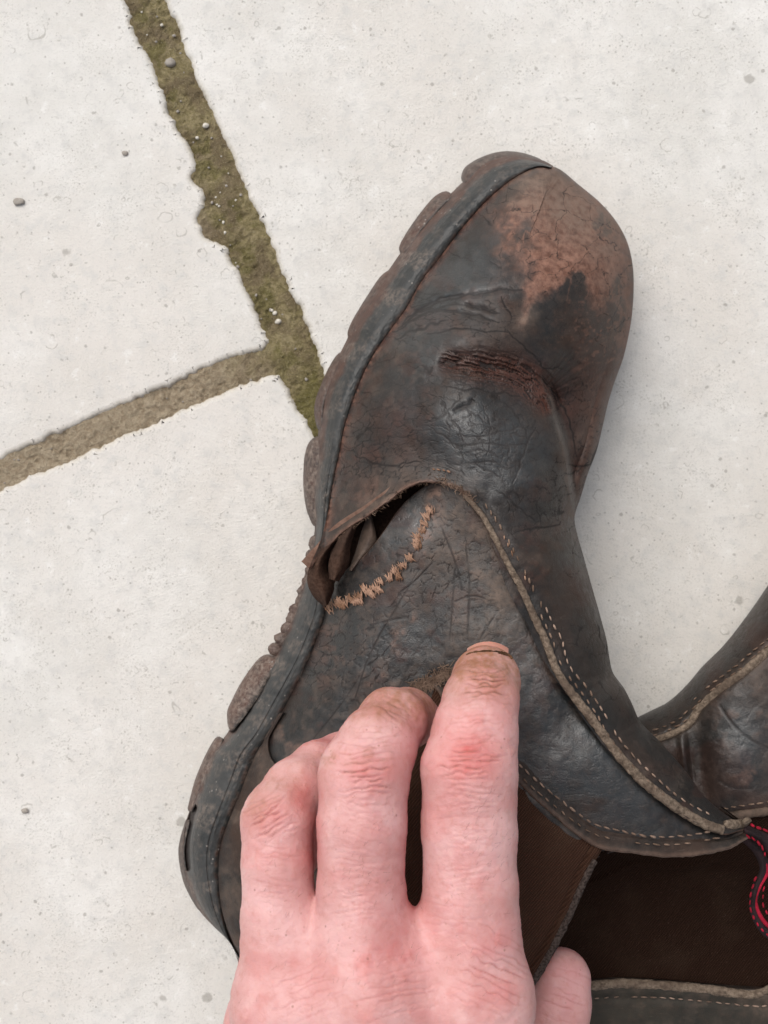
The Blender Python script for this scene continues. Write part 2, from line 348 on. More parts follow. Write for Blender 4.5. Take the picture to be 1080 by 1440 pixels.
def slab(pts_edge, closing, seed, z0=0.0):
    e = spl(pts_edge, int(plen(np.array(pts_edge, float))/2.2))
    t = np.gradient(e, axis=0); t /= np.linalg.norm(t, axis=1)[:, None]; nr = np.stack([-t[:, 1], t[:, 0]], -1)
    wob = (fbm(e[:, 0]/14, e[:, 1]/14, seed, 4)-.5)*8+(np.abs(fbm(e[:, 0]/10, e[:, 1]/10, seed+6, 2)-.5))*6+(fbm(e[:, 0]/60, e[:, 1]/60, seed+3, 3)-.5)*7
    e = e+nr*wob[:, None]
    full = np.vstack([e, np.array(closing, float)])
    n = len(full); cen = full.mean(0)
    ar = np.sum(full[:, 0]*np.roll(full[:, 1], -1)-np.roll(full[:, 0], -1)*full[:, 1])
    tt = np.roll(full, -1, 0)-np.roll(full, 1, 0); tt /= np.linalg.norm(tt, axis=1)[:, None]+1e-9
    inn = np.stack([-tt[:, 1], tt[:, 0]], -1)*np.sign(ar)
    rings = []; dirt_ = []
    for off, z in ((-1.5, -.020), (-.8, -.0030), (0.4, -.0016), (2.0, -.0007), (5.0, -.0001), (9.0, 0)):
        jit = (vn(full[:, 0]/5, full[:, 1]/5, seed+9)-.5)*np.clip(off, 0, 3)*.3
        dirt_.append(np.clip({-1.5: 1., -.8: 1., .4: .85, 2.0: .6, 5.0: .3, 9.0: .0}[off]*(.4+1.2*fbm(full[:, 0]/18, full[:, 1]/18, seed+12, 3)), 0, 1)); q = full+inn*(off+jit)[:, None]; rings.append(P(q[:, 0], q[:, 1], np.zeros(n))+[0, 0, z+z0])
    V = np.concatenate(rings); F = []
    for r in range(len(rings)-1):
        for i in range(n):
            j = (i+1) % n; f = (r*n+i, r*n+j, (r+1)*n+j, (r+1)*n+i); F.append(f if ar < 0 else f[::-1])
    from mathutils.geometry import delaunay_2d_cdt
    b0 = (len(rings)-1)*n; ring = V[b0:]
    ov, oe, of, orig, *_ = delaunay_2d_cdt([Vector((a, b)) for a, b in ring[:, :2]], [(i, (i+1) % n) for i in range(n)], [], 1, 1e-7)
    mp = [b0+o_[0] if o_ else None for o_ in orig]; n0 = len(F)
    for f in of:
        f = [mp[i] for i in f]
        if None not in f: F.append(tuple(f))
    o = mesh('paving_slab', V, F, MAT['stone'], pavement, {'wear': attr4((len(V),), np.concatenate(dirt_))}, True)
    fl = np.ones(len(o.data.polygons), bool); fl[n0:] = False; o.data.polygons.foreach_set('use_smooth', fl)
    return o
slab(e1, [(-2600, 1760), (-2600, -2600), (-880, -2600)], 3)
slab(e2, [(4200, 2480), (4200, -2600), (-860, -2600)], 5, .0002)
slab(e3, [(-2600, 2400), (-2600, 1840)], 8, -.0002)
# joint fill seen between the slabs
jx, jy = np.meshgrid(np.arange(-40, 580, 2.4), np.arange(-40, 740, 2.4), indexing='ij')
jn = fbm(jx/9, jy/9, 21, 5); jb = fbm(jx/40, jy/40, 27, 3)
jz = ZJ+.0022+.0022*(jn-.5)+.0020*(jb-.5)+.0010*(worley(jx/6, jy/6, 31)[0]<.25)*vn(jx/7, jy/7, 2)
jz = np.minimum(jz, -.0010+.0004*jn)
dv = dist(jx, jy, spl([(155, -100), (203, 0), (330, 290), (415, 480), (470, 600), (560, 800)], 60))
mossm = sstep(95, 25, dv)*sstep(.1, .45, jb+.25); mossm = np.maximum(mossm, .8*blob(jx, jy, 375, 505, 60))
mossm = np.clip(mossm*(.75+.5*fbm(jx/16, jy/16, 33)), 0, 1); green = blob(jx, jy, 438, 575, 22, 60, 0)*1.2+.8*sstep(.56, .7, fbm(jx/22, jy/22, 35, 3))*sstep(60, 20, dv)
joint = grid('joint_sand', P(jx, jy, np.zeros_like(jx))+np.stack([0*jz, 0*jz, jz], -1), MAT['mortar'], pavement, {'wear': attr4(jx.shape, mossm, green)}, flip=True)
joint['kind'] = 'stuff'
def rock(c, r, seed, n=(9, 12)):
    th = np.linspace(0, np.pi, n[0]); ph = np.linspace(0, 2*np.pi, n[1], endpoint=False); T, PH = np.meshgrid(th, ph, indexing='ij')
    d = np.stack([np.sin(T)*np.cos(PH), np.sin(T)*np.sin(PH), np.cos(T)], -1)
    k = 1+.8*(fbm(d[..., 0]*1.1+seed*3.1+9, d[..., 1]*1.1+d[..., 2]*1.0+5, seed, 3)-.5)
    return np.array(c)+d*k[..., None]*np.array(r), n
def rocks(name, items, mat, parent=None):
    VV = []; FF = []; o = 0
    for c, r, s in items:
        g, n = rock(c, r, s); VV.append(g.reshape(-1, 3)); FF.append(gridf(n[0], n[1], False, True, True)+o); o += n[0]*n[1]
    return mesh(name, np.concatenate(VV), np.concatenate(FF), mat, parent)
it = []; itw = []
for i in range(46):
    t = random.random(); x = 203+t*230+random.uniform(-24, 24); y = t*560
    if i % 6 == 0: x = random.uniform(0, 360); y = 668-.41*x+random.uniform(-14, 14)
    r = random.choice([.0003, .0003, .0004, .0006]); q = P(A(x)[0], A(y)[0], 0.0); q[2] = ZJ+.0024+r*.3
    (itw if random.random() < .3 else it).append((q, (r*random.uniform(.8, 1.4), r, r*.8), i))
for x, y, r in ((240, 87, .0022), (289, 176, .0012), (277, 193, .0008), (386, 440, .0010), (391, 452, .0012), (382, 436, .0007)):
    q = P(float(x), float(y), 0.); q[2] = ZJ+.0028; (it if r > .002 else itw).append((q, (r, r*.8, r*.7), int(x)))
rocks('grit', it, MAT['pebble'], pavement)['kind'] = 'stuff'; rocks('white_grit', itw, MAT['pebble_w'], pavement)['kind'] = 'stuff'
for x, y, r, lb in ((27, 284, .0022, 'small dark grey pebble lying on the upper left paving slab'), (176, 216, .0013, 'tiny grey stone chip on the pale slab close to the mossy joint'), (36, 1140, .0016, 'brownish grit crumb on the lower left slab beside the boot heel')):
    q = P(float(x), float(y), 0.); q[2] = r*.3; o = rocks('pebble', [(q, (r*.9, r*.65, r*.3), x)], MAT['pebble']); o['label'] = lb; o['category'] = 'pebble'

# ------------------------------------------------------------------ boot: guide curves (photograph pixels)
FEATHER = spl([(775, 236), (760, 234), (744, 239), (716, 255), (679, 287), (647, 324), (619, 361), (591, 398), (573, 431), (550, 463), (527, 496), (508, 533), (494, 570), (483, 607), (478, 634), (471, 666), (462, 722), (456, 770), (458, 820), (457, 858), (446, 893), (424, 947), (399, 993), (378, 1030), (357, 1060), (341, 1102), (324, 1143), (310, 1181), (305, 1214), (307, 1252), (312, 1285), (321, 1318), (345, 1362), (400, 1420), (480, 1470)], 140)
RIGHT = spl([(744, 232), (781, 235), (813, 259), (846, 287), (869, 315), (883, 343), (890, 375), (891, 412), (888, 449), (883, 477), (876, 505), (867, 530), (857, 560), (848, 597), (839, 634), (826, 668), (818, 695), (808, 728), (812, 752), (820, 780), (831, 820), (844, 866), (853, 900), (857, 925), (862, 946), (877, 967), (889, 990), (900, 1014), (929, 1044), (964, 1084), (991, 1120), (1020, 1145), (1050, 1163)], 150)
RIMZ = [(0, 40), (.05, 33), (.12, 27), (.35, 26), (.52, 34), (.66, 46), (.8, 56), (1, 66)]           # mm along RIGHT
TOPZ = [(790, 300, 56), (800, 400, 68), (700, 320, 62), (620, 400, 66), (700, 430, 80), (560, 520, 70), (650, 560, 86), (760, 520, 74), (830, 520, 60), (720, 650, 88), (800, 600, 74), (560, 620, 76), (500, 700, 66), (770, 760, 84), (620, 780, 80), (540, 850, 76), (690, 880, 86), (560, 940, 78), (470, 980, 72), (400, 1080, 66), (350, 1200, 66), (820, 880, 84), (840, 1000, 88), (800, 1060, 90), (900, 1100, 88), (1000, 1160, 82), (860, 1180, 86), (740, 1120, 88), (620, 1200, 86), (760, 1330, 84), (600, 1400, 84), (400, 1350, 66)]
CREASE_R = spl([(748, 530), (770, 552), (782, 590), (792, 622), (799, 660), (804, 700), (808, 735)], 40)
SEAM = spl([(652, 690), (678, 722), (697, 759), (719, 801), (733, 826), (747, 862), (765, 900), (778, 940), (799, 975), (826, 1009), (858, 1053), (893, 1093), (929, 1124), (969, 1151), (1009, 1170), (1040, 1172)], 120)
TRIM = spl([(612, 962), (640, 1000), (690, 1062), (729, 1096), (760, 1126), (787, 1150), (818, 1175), (849, 1191), (893, 1197), (947, 1202), (991, 1198), (1027, 1189), (1050, 1176)], 120)
FLAP = spl([(434, 799), (456, 775), (480, 749), (521, 722), (555, 697), (573, 684), (588, 679), (612, 677), (637, 684), (653, 693)], 80)
def ee(x): return np.sqrt(np.clip(1-(1-np.clip(x, 0, 1))**2, 0, 1))
def zboot(px, py):
    dl, tl = dist(px, py, FEATHER, True); dr, tr = dist(px, py, RIGHT, True)
    top = wmean(px, py, TOPZ, 62)
    zl = 38+0*tl; zr = np.interp(tr, [a for a, b in RIMZ], [b for a, b in RIMZ])
    RL = np.interp(tl, [0, .1, .4, .6, 1], [70, 130, 150, 150, 150]); RR = np.interp(tr, [0, .12, .3, .5, .65, 1], [90, 130, 150, 110, 110, 80])
    a = zl+(top-zl)*ee((dl+2)/RL); b = zr+(top-zr)*ee(dr/RR)
    z = smin(a, b, 7.)
    # side of the vamp that folds down behind the ridge
    dc, tc, sg = dist(px, py, CREASE_R, True, True)
    right = sstep(-3, 7, -sg*dc)*sstep(.0, .22, tc)*sstep(1.0, .93, tc)
    z = z-right*13*np.exp(-np.clip(dc-10, 0, None)/60)*np.clip(dr/18, 0, 1)+1.8*blob(px, py, 783, 640, 16, 75, -12)
    # knuckle bulge and creases of the vamp
    z = z+2.2*blob(px, py, 660, 598, 70, 48, 15)+2.0*blob(px, py, 645, 470, 60, 26, 8)-1.2*blob(px, py, 600, 650, 60, 40)
    return z
CRB = spl([(612, 507), (650, 512), (690, 517), (730, 528), (762, 556), (778, 588)], 50)
WR = [spl(p, 40) for p in ([(552, 468), (585, 448), (620, 438), (660, 440), (700, 452)], [(560, 462), (600, 432), (640, 420), (680, 410), (735, 407)], [(556, 478), (590, 462), (630, 450)], [(655, 425), (670, 432), (690, 436), (705, 440)], [(565, 455), (610, 425), (655, 413)],
    [(635, 580), (655, 570), (668, 560)], [(632, 590), (645, 605), (650, 622)], [(600, 600), (625, 615), (640, 630)], [(635, 626), (670, 624), (700, 626), (745, 627)], [(640, 642), (665, 634), (695, 640)], [(655, 575), (680, 592), (700, 605)], [(600, 596), (622, 585), (650, 560)], [(622, 560), (630, 590), (628, 620)], [(680, 570), (690, 600), (686, 640)], [(700, 560), (730, 590), (745, 620)], [(640, 612), (690, 610), (740, 600)], [(630, 655), (690, 650), (720, 660)], [(500, 640), (540, 655), (590, 650)], [(585, 440), (640, 428), (700, 440)], [(600, 470), (650, 462), (715, 470)],
    [(625, 545), (660, 548), (700, 552), (735, 560)], [(705, 418), (712, 430), (718, 445)], [(715, 465), (740, 492), (765, 515), (790, 520)], [(720, 680), (735, 640), (755, 600)], [(660, 650), (680, 660), (705, 672)], [(775, 545), (800, 590), (812, 640)], [(800, 655), (830, 652), (845, 610)], [(700, 690), (725, 712), (755, 735)], [(720, 750), (750, 742), (790, 735)])]
def zvamp(px, py):
    """height of the vamp surface (mm) with its creases and cracks; also the wear masks"""
    z = zboot(px, py)
    n = fbm(px/70, py/70, 1, 4); n2 = fbm(px/16, py/16, 4, 4); n3 = fbm(px/5, py/5, 6, 3)
    z = z+2.4*(n-.5)+.2*(n2-.5)
    dcb, tcb, scb = dist(px, py, CRB, True, True)
    bw = np.interp(tcb, [0, .3, .7, 1], [14, 20, 26, 14]); cb = np.exp(-(dcb/bw)**2)*sstep(0, .10, tcb)*sstep(1, .9, tcb)
    fib = fbm(tcb*7+n2*1.2, scb*dcb/2.6+n2*2.2, 8, 3)
    z = z-3.0*cb*(.6+.6*fib)-.8*cb*(1-sstep(.03, .12, np.abs(fib-.5)))
    wl = 0
    for i, c in enumerate(WR):
        q = c+np.stack([(vn(c[:, 0]/9, c[:, 1]/9, 50+i)-.5)*6, (vn(c[:, 0]/9, c[:, 1]/9, 80+i)-.5)*6], -1)
        sub = (px > q[:, 0].min()-12) & (px < q[:, 0].max()+12) & (py > q[:, 1].min()-12) & (py < q[:, 1].max()+12)
        if not sub.any(): continue
        d, t = dist(px[sub], py[sub], q, True); wd = (1.7 if i < 5 else 1.25)*(.45+t*(1-t)*2.4)
        l = np.exp(-(d/wd)**2)*(.5+.7*vn(t*9, t*0+i, i)); g = np.zeros(px.shape); g[sub] = l; wl = np.maximum(wl, g)
        if i < 6:
            g2 = np.zeros(px.shape); g2[sub] = np.exp(-(d/4.5)**2)*sstep(0, .1, t)*sstep(1, .8, t); z = z-.7*g2
    # crackle: where, how fine
    m1 = blob(px, py, 655, 595, 62, 55)+.8*blob(px, py, 700, 625, 60, 30)+.55*blob(px, py, 600, 640, 90, 60)
    m2 = .8*blob(px, py, 640, 440, 90, 28, 8); m3 = .7*blob(px, py, 770, 680, 45, 60)+.7*blob(px, py, 735, 715, 60, 30)
    m4 = .65*blob(px, py, 835, 640, 26, 80)+.6*blob(px, py, 800, 560, 30, 40); m5 = .4*blob(px, py, 500, 620, 50, 60)
    k = cracks(px/21, py/16, 3, .085, .16)*np.clip(1.7*m1+m5, 0, 1)+cracks(px/30, py/9, 5, .09, .26)*np.clip(1.2*m2, 0, 1)+cracks(px/14, py/18, 9, .085, .30)*np.clip(1.3*m3, 0, 1)+cracks(px/15, py/11, 12, .09, .30)*np.clip(m4, 0, 1)
    k = k+.6*cracks(px/11, py/8, 15, .09, .38)*np.clip(m1*.9+m4*.6+m3*.7, 0, 1)+.6*cracks(px/34, py/30, 18, .035, .36)
    k = np.clip(k, 0, 1.2); ck = np.maximum(k, wl); z = z-.26*ck*.55-.06*wl
    # wear colours, plus a painted highlight on the fold ridge
    ox_, oy_ = px, py; px = px+(fbm(ox_/30, oy_/30, 501, 4)-.5)*30; py = py+(fbm(ox_/30, oy_/30, 502, 4)-.5)*30
    sc = 1.3*blob(px, py, 782, 342, 50, 38, 20)+.6*blob(px, py, 825, 335, 75, 70)+.4*blob(px, py, 860, 480, 40, 80)+.45*blob(px, py, 740, 300, 55, 40, -30)+.35*blob(px, py, 715, 350, 40, 50)+.9*blob(px, py, 765, 385, 30, 22, -50)+.75*blob(px, py, 748, 425, 13, 34, 18)+.75*blob(px, py, 835, 370, 36, 44)+.55*blob(px, py, 868, 380, 20, 60)+.45*blob(px, py, 800, 275, 60, 30, 30)+.5*blob(px, py, 885, 450, 12, 60)+.35*blob(px, py, 735, 455, 16, 12)+.5*blob(px, py, 812, 512, 14, 9, -40)+.3*blob(px, py, 846, 430, 40, 60)
    drk = .5*blob(px, py, 735, 330, 30, 40)+1.2*blob(px, py, 808, 410, 24, 26)+1.2*blob(px, py, 868, 425, 14, 32, 12)+1.0*blob(px, py, 832, 462, 34, 26)+1.0*blob(px, py, 780, 450, 34, 30)+.8*blob(px, py, 850, 318, 18, 26, -30)+.9*blob(px, py, 858, 505, 22, 30)+.6*blob(px, py, 800, 500, 40, 24)
    px, py = ox_, oy_
    vein = 1-sstep(.0, .07, np.abs(fbm(px/22, py/34, 61, 4)-.5)); 
    tan = sstep(.12, 1.05, sc*(.55+.9*n2)*(.7+.6*n)+.30*(n3-.5)*sc)*.82
    tan = tan*(1-.95*sstep(.30, .62, drk*(.45+1.1*n2))*(1-.75*vein))*(.72+.5*n3)
    tan = np.maximum(tan, .55*sstep(.6, .75, n3)*blob(px, py, 850, 470, 50, 80))
    red = .55*blob(px, py, 770, 375, 24, 20)+1.3*cb*(.5+.8*fib)+.45*blob(px, py, 560, 600, 38, 36)*n2*1.6+.30*sstep(.45, .7, n)*sstep(.5, .62, fbm(px/30, py/30, 71))+.6*sstep(.48, .62, n2)*blob(px, py, 520, 690, 40, 14, -38)+.6*sstep(.45, .6, n2)*(blob(px, py, 690, 692, 26, 6, 15)+blob(px, py, 675, 455, 8, 10)+blob(px, py, 520, 640, 50, 14, 10)*.7)
    brown = .75*sstep(4, 30, -dist(px, py, CREASE_R, False, True)[1]*dist(px, py, CREASE_R))*sstep(500, 580, py)*sstep(790, 770, py)*0
    dl = dist(px, py, FEATHER); dr = dist(px, py, RIGHT); dcc, tcc, sgc = dist(px, py, CREASE_R, True, True); red = red+.42*sstep(0, 12, -sgc*dcc)*sstep(0, .3, tcc)*sstep(1, .85, tcc)*(.5+n2)+.22*sstep(560, 620, py)*0+.3*blob(px, py, 840, 550, 40, 70)*(.5+n2)
    tan = np.maximum(tan, .5*np.exp(-(dl/4.5)**2)*sstep(.40, .58, n3)); red = red+.7*np.exp(-(dl/8)**2)*sstep(.38, .55, n2)+.30*np.exp(-(dr/26)**2)*sstep(470, 560, py)*sstep(780, 700, py)
    df, tf = dist(px, py, FLAP, True)
    dust = .85*blob(px, py, 790, 285, 95, 42, 35)+.4*blob(px, py, 870, 400, 30, 120)+.35*blob(px, py, 840, 620, 30, 110, 12)+.22*np.exp(-(df/30)**2)+.45*np.exp(-(dist(px, py, spl([(775, 560), (790, 625), (803, 725)], 20))/4)**2)+.28*blob(px, py, 560, 700, 60, 40)+.12*sstep(.52, .7, n2)*sstep(.45, .6, n)+.55*blob(px, py, 735, 450, 14, 26, 30)*n2*1.6  # dust; the thin line down the fold ridge is a painted edge highlight
    edge = np.exp(-(df/3.2)**2); tan = np.maximum(tan, .50*edge*(.5+n3))
    ck = np.maximum(ck, .8*cb*(1-sstep(.02, .08, np.abs(fib-.5))))
    return z, np.clip(tan, 0, 1), np.clip(red, 0, 1), np.clip(ck*1.9, 0, 1), np.clip(dust*(.5+n2), 0, 1)

boot = root('boot', 'scuffed dark leather work boot with a torn open side seam, held down by the hand', 'boot', (-.01, 0, 0), 'pair of worn leather boots')
# vamp: the big front piece, from toe to flap edge and front seam
VL = spl([(744, 239), (716, 255), (679, 287), (647, 324), (619, 361), (591, 398), (573, 431), (550, 463), (527, 496), (508, 533), (494, 570), (483, 607), (478, 634), (471, 666), (462, 716), (450, 762), (434, 799)], 200)
VE = np.vstack([FLAP[:-1], SEAM]); VE[-1] = (1050, 1163); VE = spl(VE[::3].tolist()+[VE[-1].tolist()], 300)
VS = spl([(744, 239), (760, 234), (781, 235)], 30); VR = RIGHT.copy(); VR = VR[VR[:, 0].searchsorted(781) if False else int(np.argmin(np.hypot(VR[:, 0]-781, VR[:, 1]-235))):]; VR[0] = (781, 235); VR = spl(VR.tolist(), 200)
VS[-1] = (781, 235)
NU, NV = 640, 460
g2 = coons(VL, VR, VS, VE, np.linspace(0, 1, NU), cosmix(NV, .75))
px, py = g2[..., 0], g2[..., 1]
z, tan, red, ck, dust = zvamp(px, py)
df, tf = dist(px, py, FLAP, True)
lift = np.exp(-df/34)*sstep(1.0, .55, tf)*5.5
z = z+2.2+lift; dfe = dist(px, py, FEATHER); z = z-2.6*np.exp(-dfe/3.5)*(py < 700)+.5*np.exp(-((dfe-9)/5)**2); cm = sstep(670, 760, py)*sstep(510, 470, px); z = z*(1-cm)+(.5*(z+58)+.5*np.sqrt((z-58)**2+16))*cm
ds = dist(px, py, SEAM); z = z+.6*np.exp(-((ds-20)/9)**2)*(py > 690)      # padded ridge beside the seam
rag = (fbm(px/6, py/6, 91, 3)-.5)
uu = np.linspace(0, 1, NU)[:, None]
col = np.stack([tan, red, ck, dust], -1)
# roll the cut end edge under and drop the right side to the ground
Wm = P(px, py, z/1000)
Ex, Ey, Ez = px[-1:], py[-1:], z[-1:]
jag = (fbm(Ex/7, Ey/7, 95, 3)-.5)*3.0
ttx = np.gradient(Ex[0]); tty = np.gradient(Ey[0]); tl_ = np.hypot(ttx, tty)+1e-9; ox, oy = (-tty/tl_)[None], (ttx/tl_)[None]     # outward
sgn = np.sign((ox*(Ex-px[-12:-11])+oy*(Ey-py[-12:-11])).mean()); ox, oy = ox*sgn, oy*sgn
rows = [(1.2, -.35), (2.0, -1.0), (2.2, -1.7), (1.2, -2.3), (-4, -2.6), (-14, -2.9)]
ext = [P(Ex+ox*(a+jag*(a > 0)), Ey+oy*(a+jag*(a > 0)), (Ez+b)/1000) for a, b in rows]
Wm = np.concatenate([Wm]+ext, 0)
ecol = np.repeat(np.clip(col[-1:]+np.array([.55, 0, 0, .3]), 0, 1)*[.9, 1, .2, 1], len(rows), 0); col = np.concatenate([col, ecol], 0)
sk = []; tr_ = np.linspace(0, 1, Wm.shape[0])[:, None]
zr0 = z[:, -1:]; zr0 = np.concatenate([zr0, np.repeat(zr0[-1:], len(rows), 0)], 0)
pr = np.concatenate([g2[:, -1:], np.repeat(g2[-1:, -1:], len(rows), 0)], 0); inw = np.concatenate([g2[:, -40:-39]-g2[:, -1:], np.repeat(g2[-1:, -40:-39]-g2[-1:, -1:], len(rows), 0)], 0); inw /= np.linalg.norm(inw, axis=-1, keepdims=True)+1e-9
drop = np.clip((zr0-4)*np.interp(tr_, [0, .45, .62, 1], [1, 1, .55, .25]), 2, None)
for a in np.linspace(0.08, math.pi/2, 16):
    ins = 55*(1-math.cos(a)); sk.append(P(pr[..., 0]+inw[..., 0]*ins, pr[..., 1]+inw[..., 1]*ins, (zr0-drop*math.sin(a))/1000))
Wm = np.concatenate([Wm]+sk, 1); col = np.concatenate([col]+[col[:, NV-1:NV]*[.6, 1, 1, 1]]*16, 1)
pn = fbm(px/24, py/24, 401, 4); pol = 1.2*blob(px, py, 670, 615, 75, 50, 10)+.8*blob(px, py, 640, 400, 60, 80, 40)+.6*blob(px, py, 590, 500, 40, 40)+.5*blob(px, py, 720, 690, 60, 60)+.22
pol = np.clip(pol*sstep(-.1, .75, pn), 0, .85); pol = np.concatenate([pol, np.zeros((len(rows), NV))], 0); pol = np.concatenate([pol, np.zeros((pol.shape[0], 16))], 1)
vamp = grid('vamp', Wm, MAT['leather'], boot, {'wear': col, 'polish_sheen': attr4(pol.shape, pol)}, flip=True)

# quarter: the side panel behind the tear, runs to the heel and up to the collar
QS = spl([(457, 862), (470, 822), (490, 800), (510, 785), (525, 768), (540, 748), (562, 716), (585, 694), (630, 668), (690, 668)], 120)
QL = spl([(457, 862), (446, 893), (424, 947), (399, 993), (378, 1030), (357, 1060), (341, 1102), (324, 1143), (310, 1181), (305, 1214), (307, 1252), (312, 1285), (321, 1318), (345, 1362), (400, 1420)], 160)
QR = spl([(690, 668), (720, 720), (750, 790), (775, 850), (800, 920), (850, 1000), (900, 1060), (960, 1110), (1050, 1160)], 120)
QE = spl([(400, 1420), (560, 1460), (690, 1470), (742, 1385), (796, 1288), (838, 1196), (850, 1191), (893, 1197), (947, 1202), (991, 1198), (1027, 1189), (1050, 1160)], 200)
NU, NV = 500, 400
q2 = coons(QL, QR, QS, QE, cosmix(NU, .3), cosmix(NV, .5)); px, py = q2[..., 0], q2[..., 1]
z = zboot(px, py); n = fbm(px/60, py/60, 101, 4); n2 = fbm(px/15, py/15, 104, 4); n3 = fbm(px/5, py/5, 107, 3)
z = z+1.8*(n-.5)+.15*(n2-.5)
z = z+2.0*blob(px, py, 855, 1075, 60, 55)-1.3*blob(px, py, 800, 1000, 40, 60)+1.2*blob(px, py, 580, 745, 35, 25)
k = 1.3*cracks(px/16, py/13, 23, .075, .28)*np.clip(.9*blob(px, py, 490, 930, 50, 50)+.4*blob(px, py, 600, 800, 90, 90)+.25, 0, 1)+.7*cracks(px/8, py/7, 29, .12, .42)*blob(px, py, 488, 935, 48, 48)
lines = 0
for i, c in enumerate(([(655, 760), (660, 830), (657, 900)], [(640, 800), (636, 850), (632, 900)], [(590, 800), (560, 850), (520, 920), (500, 980)], [(610, 790), (580, 820), (560, 835)], [(520, 880), (550, 872), (575, 868)], [(700, 860), (680, 890), (665, 920)], [(640, 846), (665, 838), (690, 845)], [(500, 960), (480, 990), (440, 1040)], [(620, 740), (640, 790), (650, 830)])):
    d, t = dist(px, py, spl(c, 20), True); lines = np.maximum(lines, np.exp(-(d/1.0)**2)*(.35+.65*vn(t*8, t*0+i, 5+i)))
ck = np.clip(np.maximum(k, lines*.8), 0, 1); z = z-.38*ck
hair = (1-sstep(0, .05, np.abs(fbm(px/26, py/4.5, 131, 2)-.5)))*blob(px, py, 900, 1120, 110, 45)
z = z-.12*hair
tan = .8*sstep(.50, .72, n2)*(blob(px, py, 610, 715, 10, 34, 18)+.8*blob(px, py, 600, 755, 9, 26, 15)+.6*blob(px, py, 560, 900, 22, 16)+.6*blob(px, py, 575, 870, 10, 8)+.5*blob(px, py, 530, 960, 20, 15)+.4*blob(px, py, 410, 1040, 14, 40, -30))
redm = .30*sstep(.5, .65, fbm(px/28, py/28, 111))+.5*sstep(.5, .62, n2)*blob(px, py, 470, 905, 30, 30)
dust = .55*sstep(.35, .7, n)*blob(px, py, 680, 800, 80, 100)+.22*sstep(.4, .7, n2)+.30*blob(px, py, 620, 720, 26, 50)+.25*blob(px, py, 340, 1220, 30, 100)
ds = dist(px, py, SEAM); dust = dust+.5*np.exp(-(ds/9)**2)*(py < 960)
z = z-.8*np.exp(-(ds/7)**2)
dt, tt_ = dist(px, py, TRIM, True); z = z+.7*np.exp(-((dt-9)/8)**2)*(py > 1040)-.35*np.exp(-((dt-14)/1.6)**2)
dust = dust+.30*np.exp(-(dt/7)**2)*(n2*1.5)*(py > 1040)
shaft = sstep(700, 800, px)*sstep(950, 1040, py); dust = dust*(1-.8*shaft*(dt > 12)); redm = redm*(1-.8*shaft)
col = np.clip(np.stack([tan, redm, ck*1.6, dust], -1), 0, 1)
dfe = dist(px, py, FEATHER); z = z-3.5*np.exp(-dfe/3.0)
z = z-.6
Wm = P(px, py, z/1000)
Ex, Ey, Ez = px[-1:], py[-1:], z[-1:]; ttx = np.gradient(Ex[0]); tty = np.gradient(Ey[0]); tl_ = np.hypot(ttx, tty)+1e-9; ox, oy = (-tty/tl_)[None], (ttx/tl_)[None]
sgn = np.sign((ox*(Ex-px[-9:-8])+oy*(Ey-py[-9:-8])).mean()); ox, oy = ox*sgn, oy*sgn; jag = (fbm(Ex/5, Ey/5, 195, 3)-.5)*2.5
ext = [P(Ex+ox*(a+jag), Ey+oy*(a+jag), (Ez+b)/1000) for a, b in ((1.2, -.3), (2.0, -.9), (2.2, -1.7), (1, -2.3), (-12, -2.7), (-45, -6))]
Wm = np.concatenate([Wm]+ext, 0)
ec = np.repeat(np.clip(col[-1:]*[1, 1, .2, 1]+[.12, 0, 0, .5], 0, 1), 6, 0); ec[4:] = 0; col = np.concatenate([col, ec], 0)
Sx, Sy, Sz = px[:1], py[:1], z[:1]
pre = [P(Sx, Sy-.8, (Sz-2.4)/1000), P(Sx, Sy-1.6, (Sz-1.4)/1000), P(Sx, Sy-1.0, (Sz-.5)/1000)]
Wm = np.concatenate(pre+[Wm], 0); col = np.concatenate([np.repeat(np.clip(col[:1]+[.25, 0, 0, .35], 0, 1), 3, 0), col], 0)
pn = fbm(px/24, py/24, 403, 4); pol = np.clip((1.1*blob(px, py, 570, 745, 40, 28)+1.0*blob(px, py, 850, 1080, 100, 60, 30)+.8*blob(px, py, 740, 940, 50, 70)+.4*blob(px, py, 560, 900, 80, 80)+.38)*sstep(-.2, .75, pn), 0, .9)
pol = np.concatenate([np.zeros((3, NV)), pol, np.zeros((6, NV))], 0)
quarter = grid('quarter', Wm, MAT['leather'], boot, {'wear': col, 'polish_sheen': attr4(pol.shape, pol)}, flip=True)

def zat(px, py, off=0.):                      # top of the quarter at a point, metres
    return (zboot(np.asarray(px, float), np.asarray(py, float))-.6+off)/1000
# far wall of the boot inside the tear, and the folded lining pieces
def patch(name, c0, c1, zf, mat, parent, nu=60, nv=30, seed=0, wear=None, rough=.6):
    g = coons(spl(c0, 60), spl(c1, 60), np.array([c0[0], c1[0]], float), np.array([c0[-1], c1[-1]], float), np.linspace(0, 1, nu), np.linspace(0, 1, nv))
    x, y = g[..., 0], g[..., 1]; u, v = np.meshgrid(np.linspace(0, 1, nu), np.linspace(0, 1, nv), indexing='ij')
    zz = zf(x, y, u, v)+rough*(fbm(x/14, y/14, seed, 3)-.5)
    top = P(x, y, zz/1000); bot = P(x, y, (zz-1.8)/1000)
    G = np.concatenate([top, bot[:, ::-1]], 1)
    a = attr4(G.shape[:2], *(wear or (0, 0, 0, 0)))
    return grid(name, G, mat, parent, {'wear': a}, cv=True, flip=True)
patch('inner_lining', [(480, 690), (464, 760), (468, 810), (475, 850)], [(640, 640), (690, 700), (640, 800), (560, 850)], lambda x, y, u, v: 52+0*x, MAT['lining'], boot, 40, 40, 3)
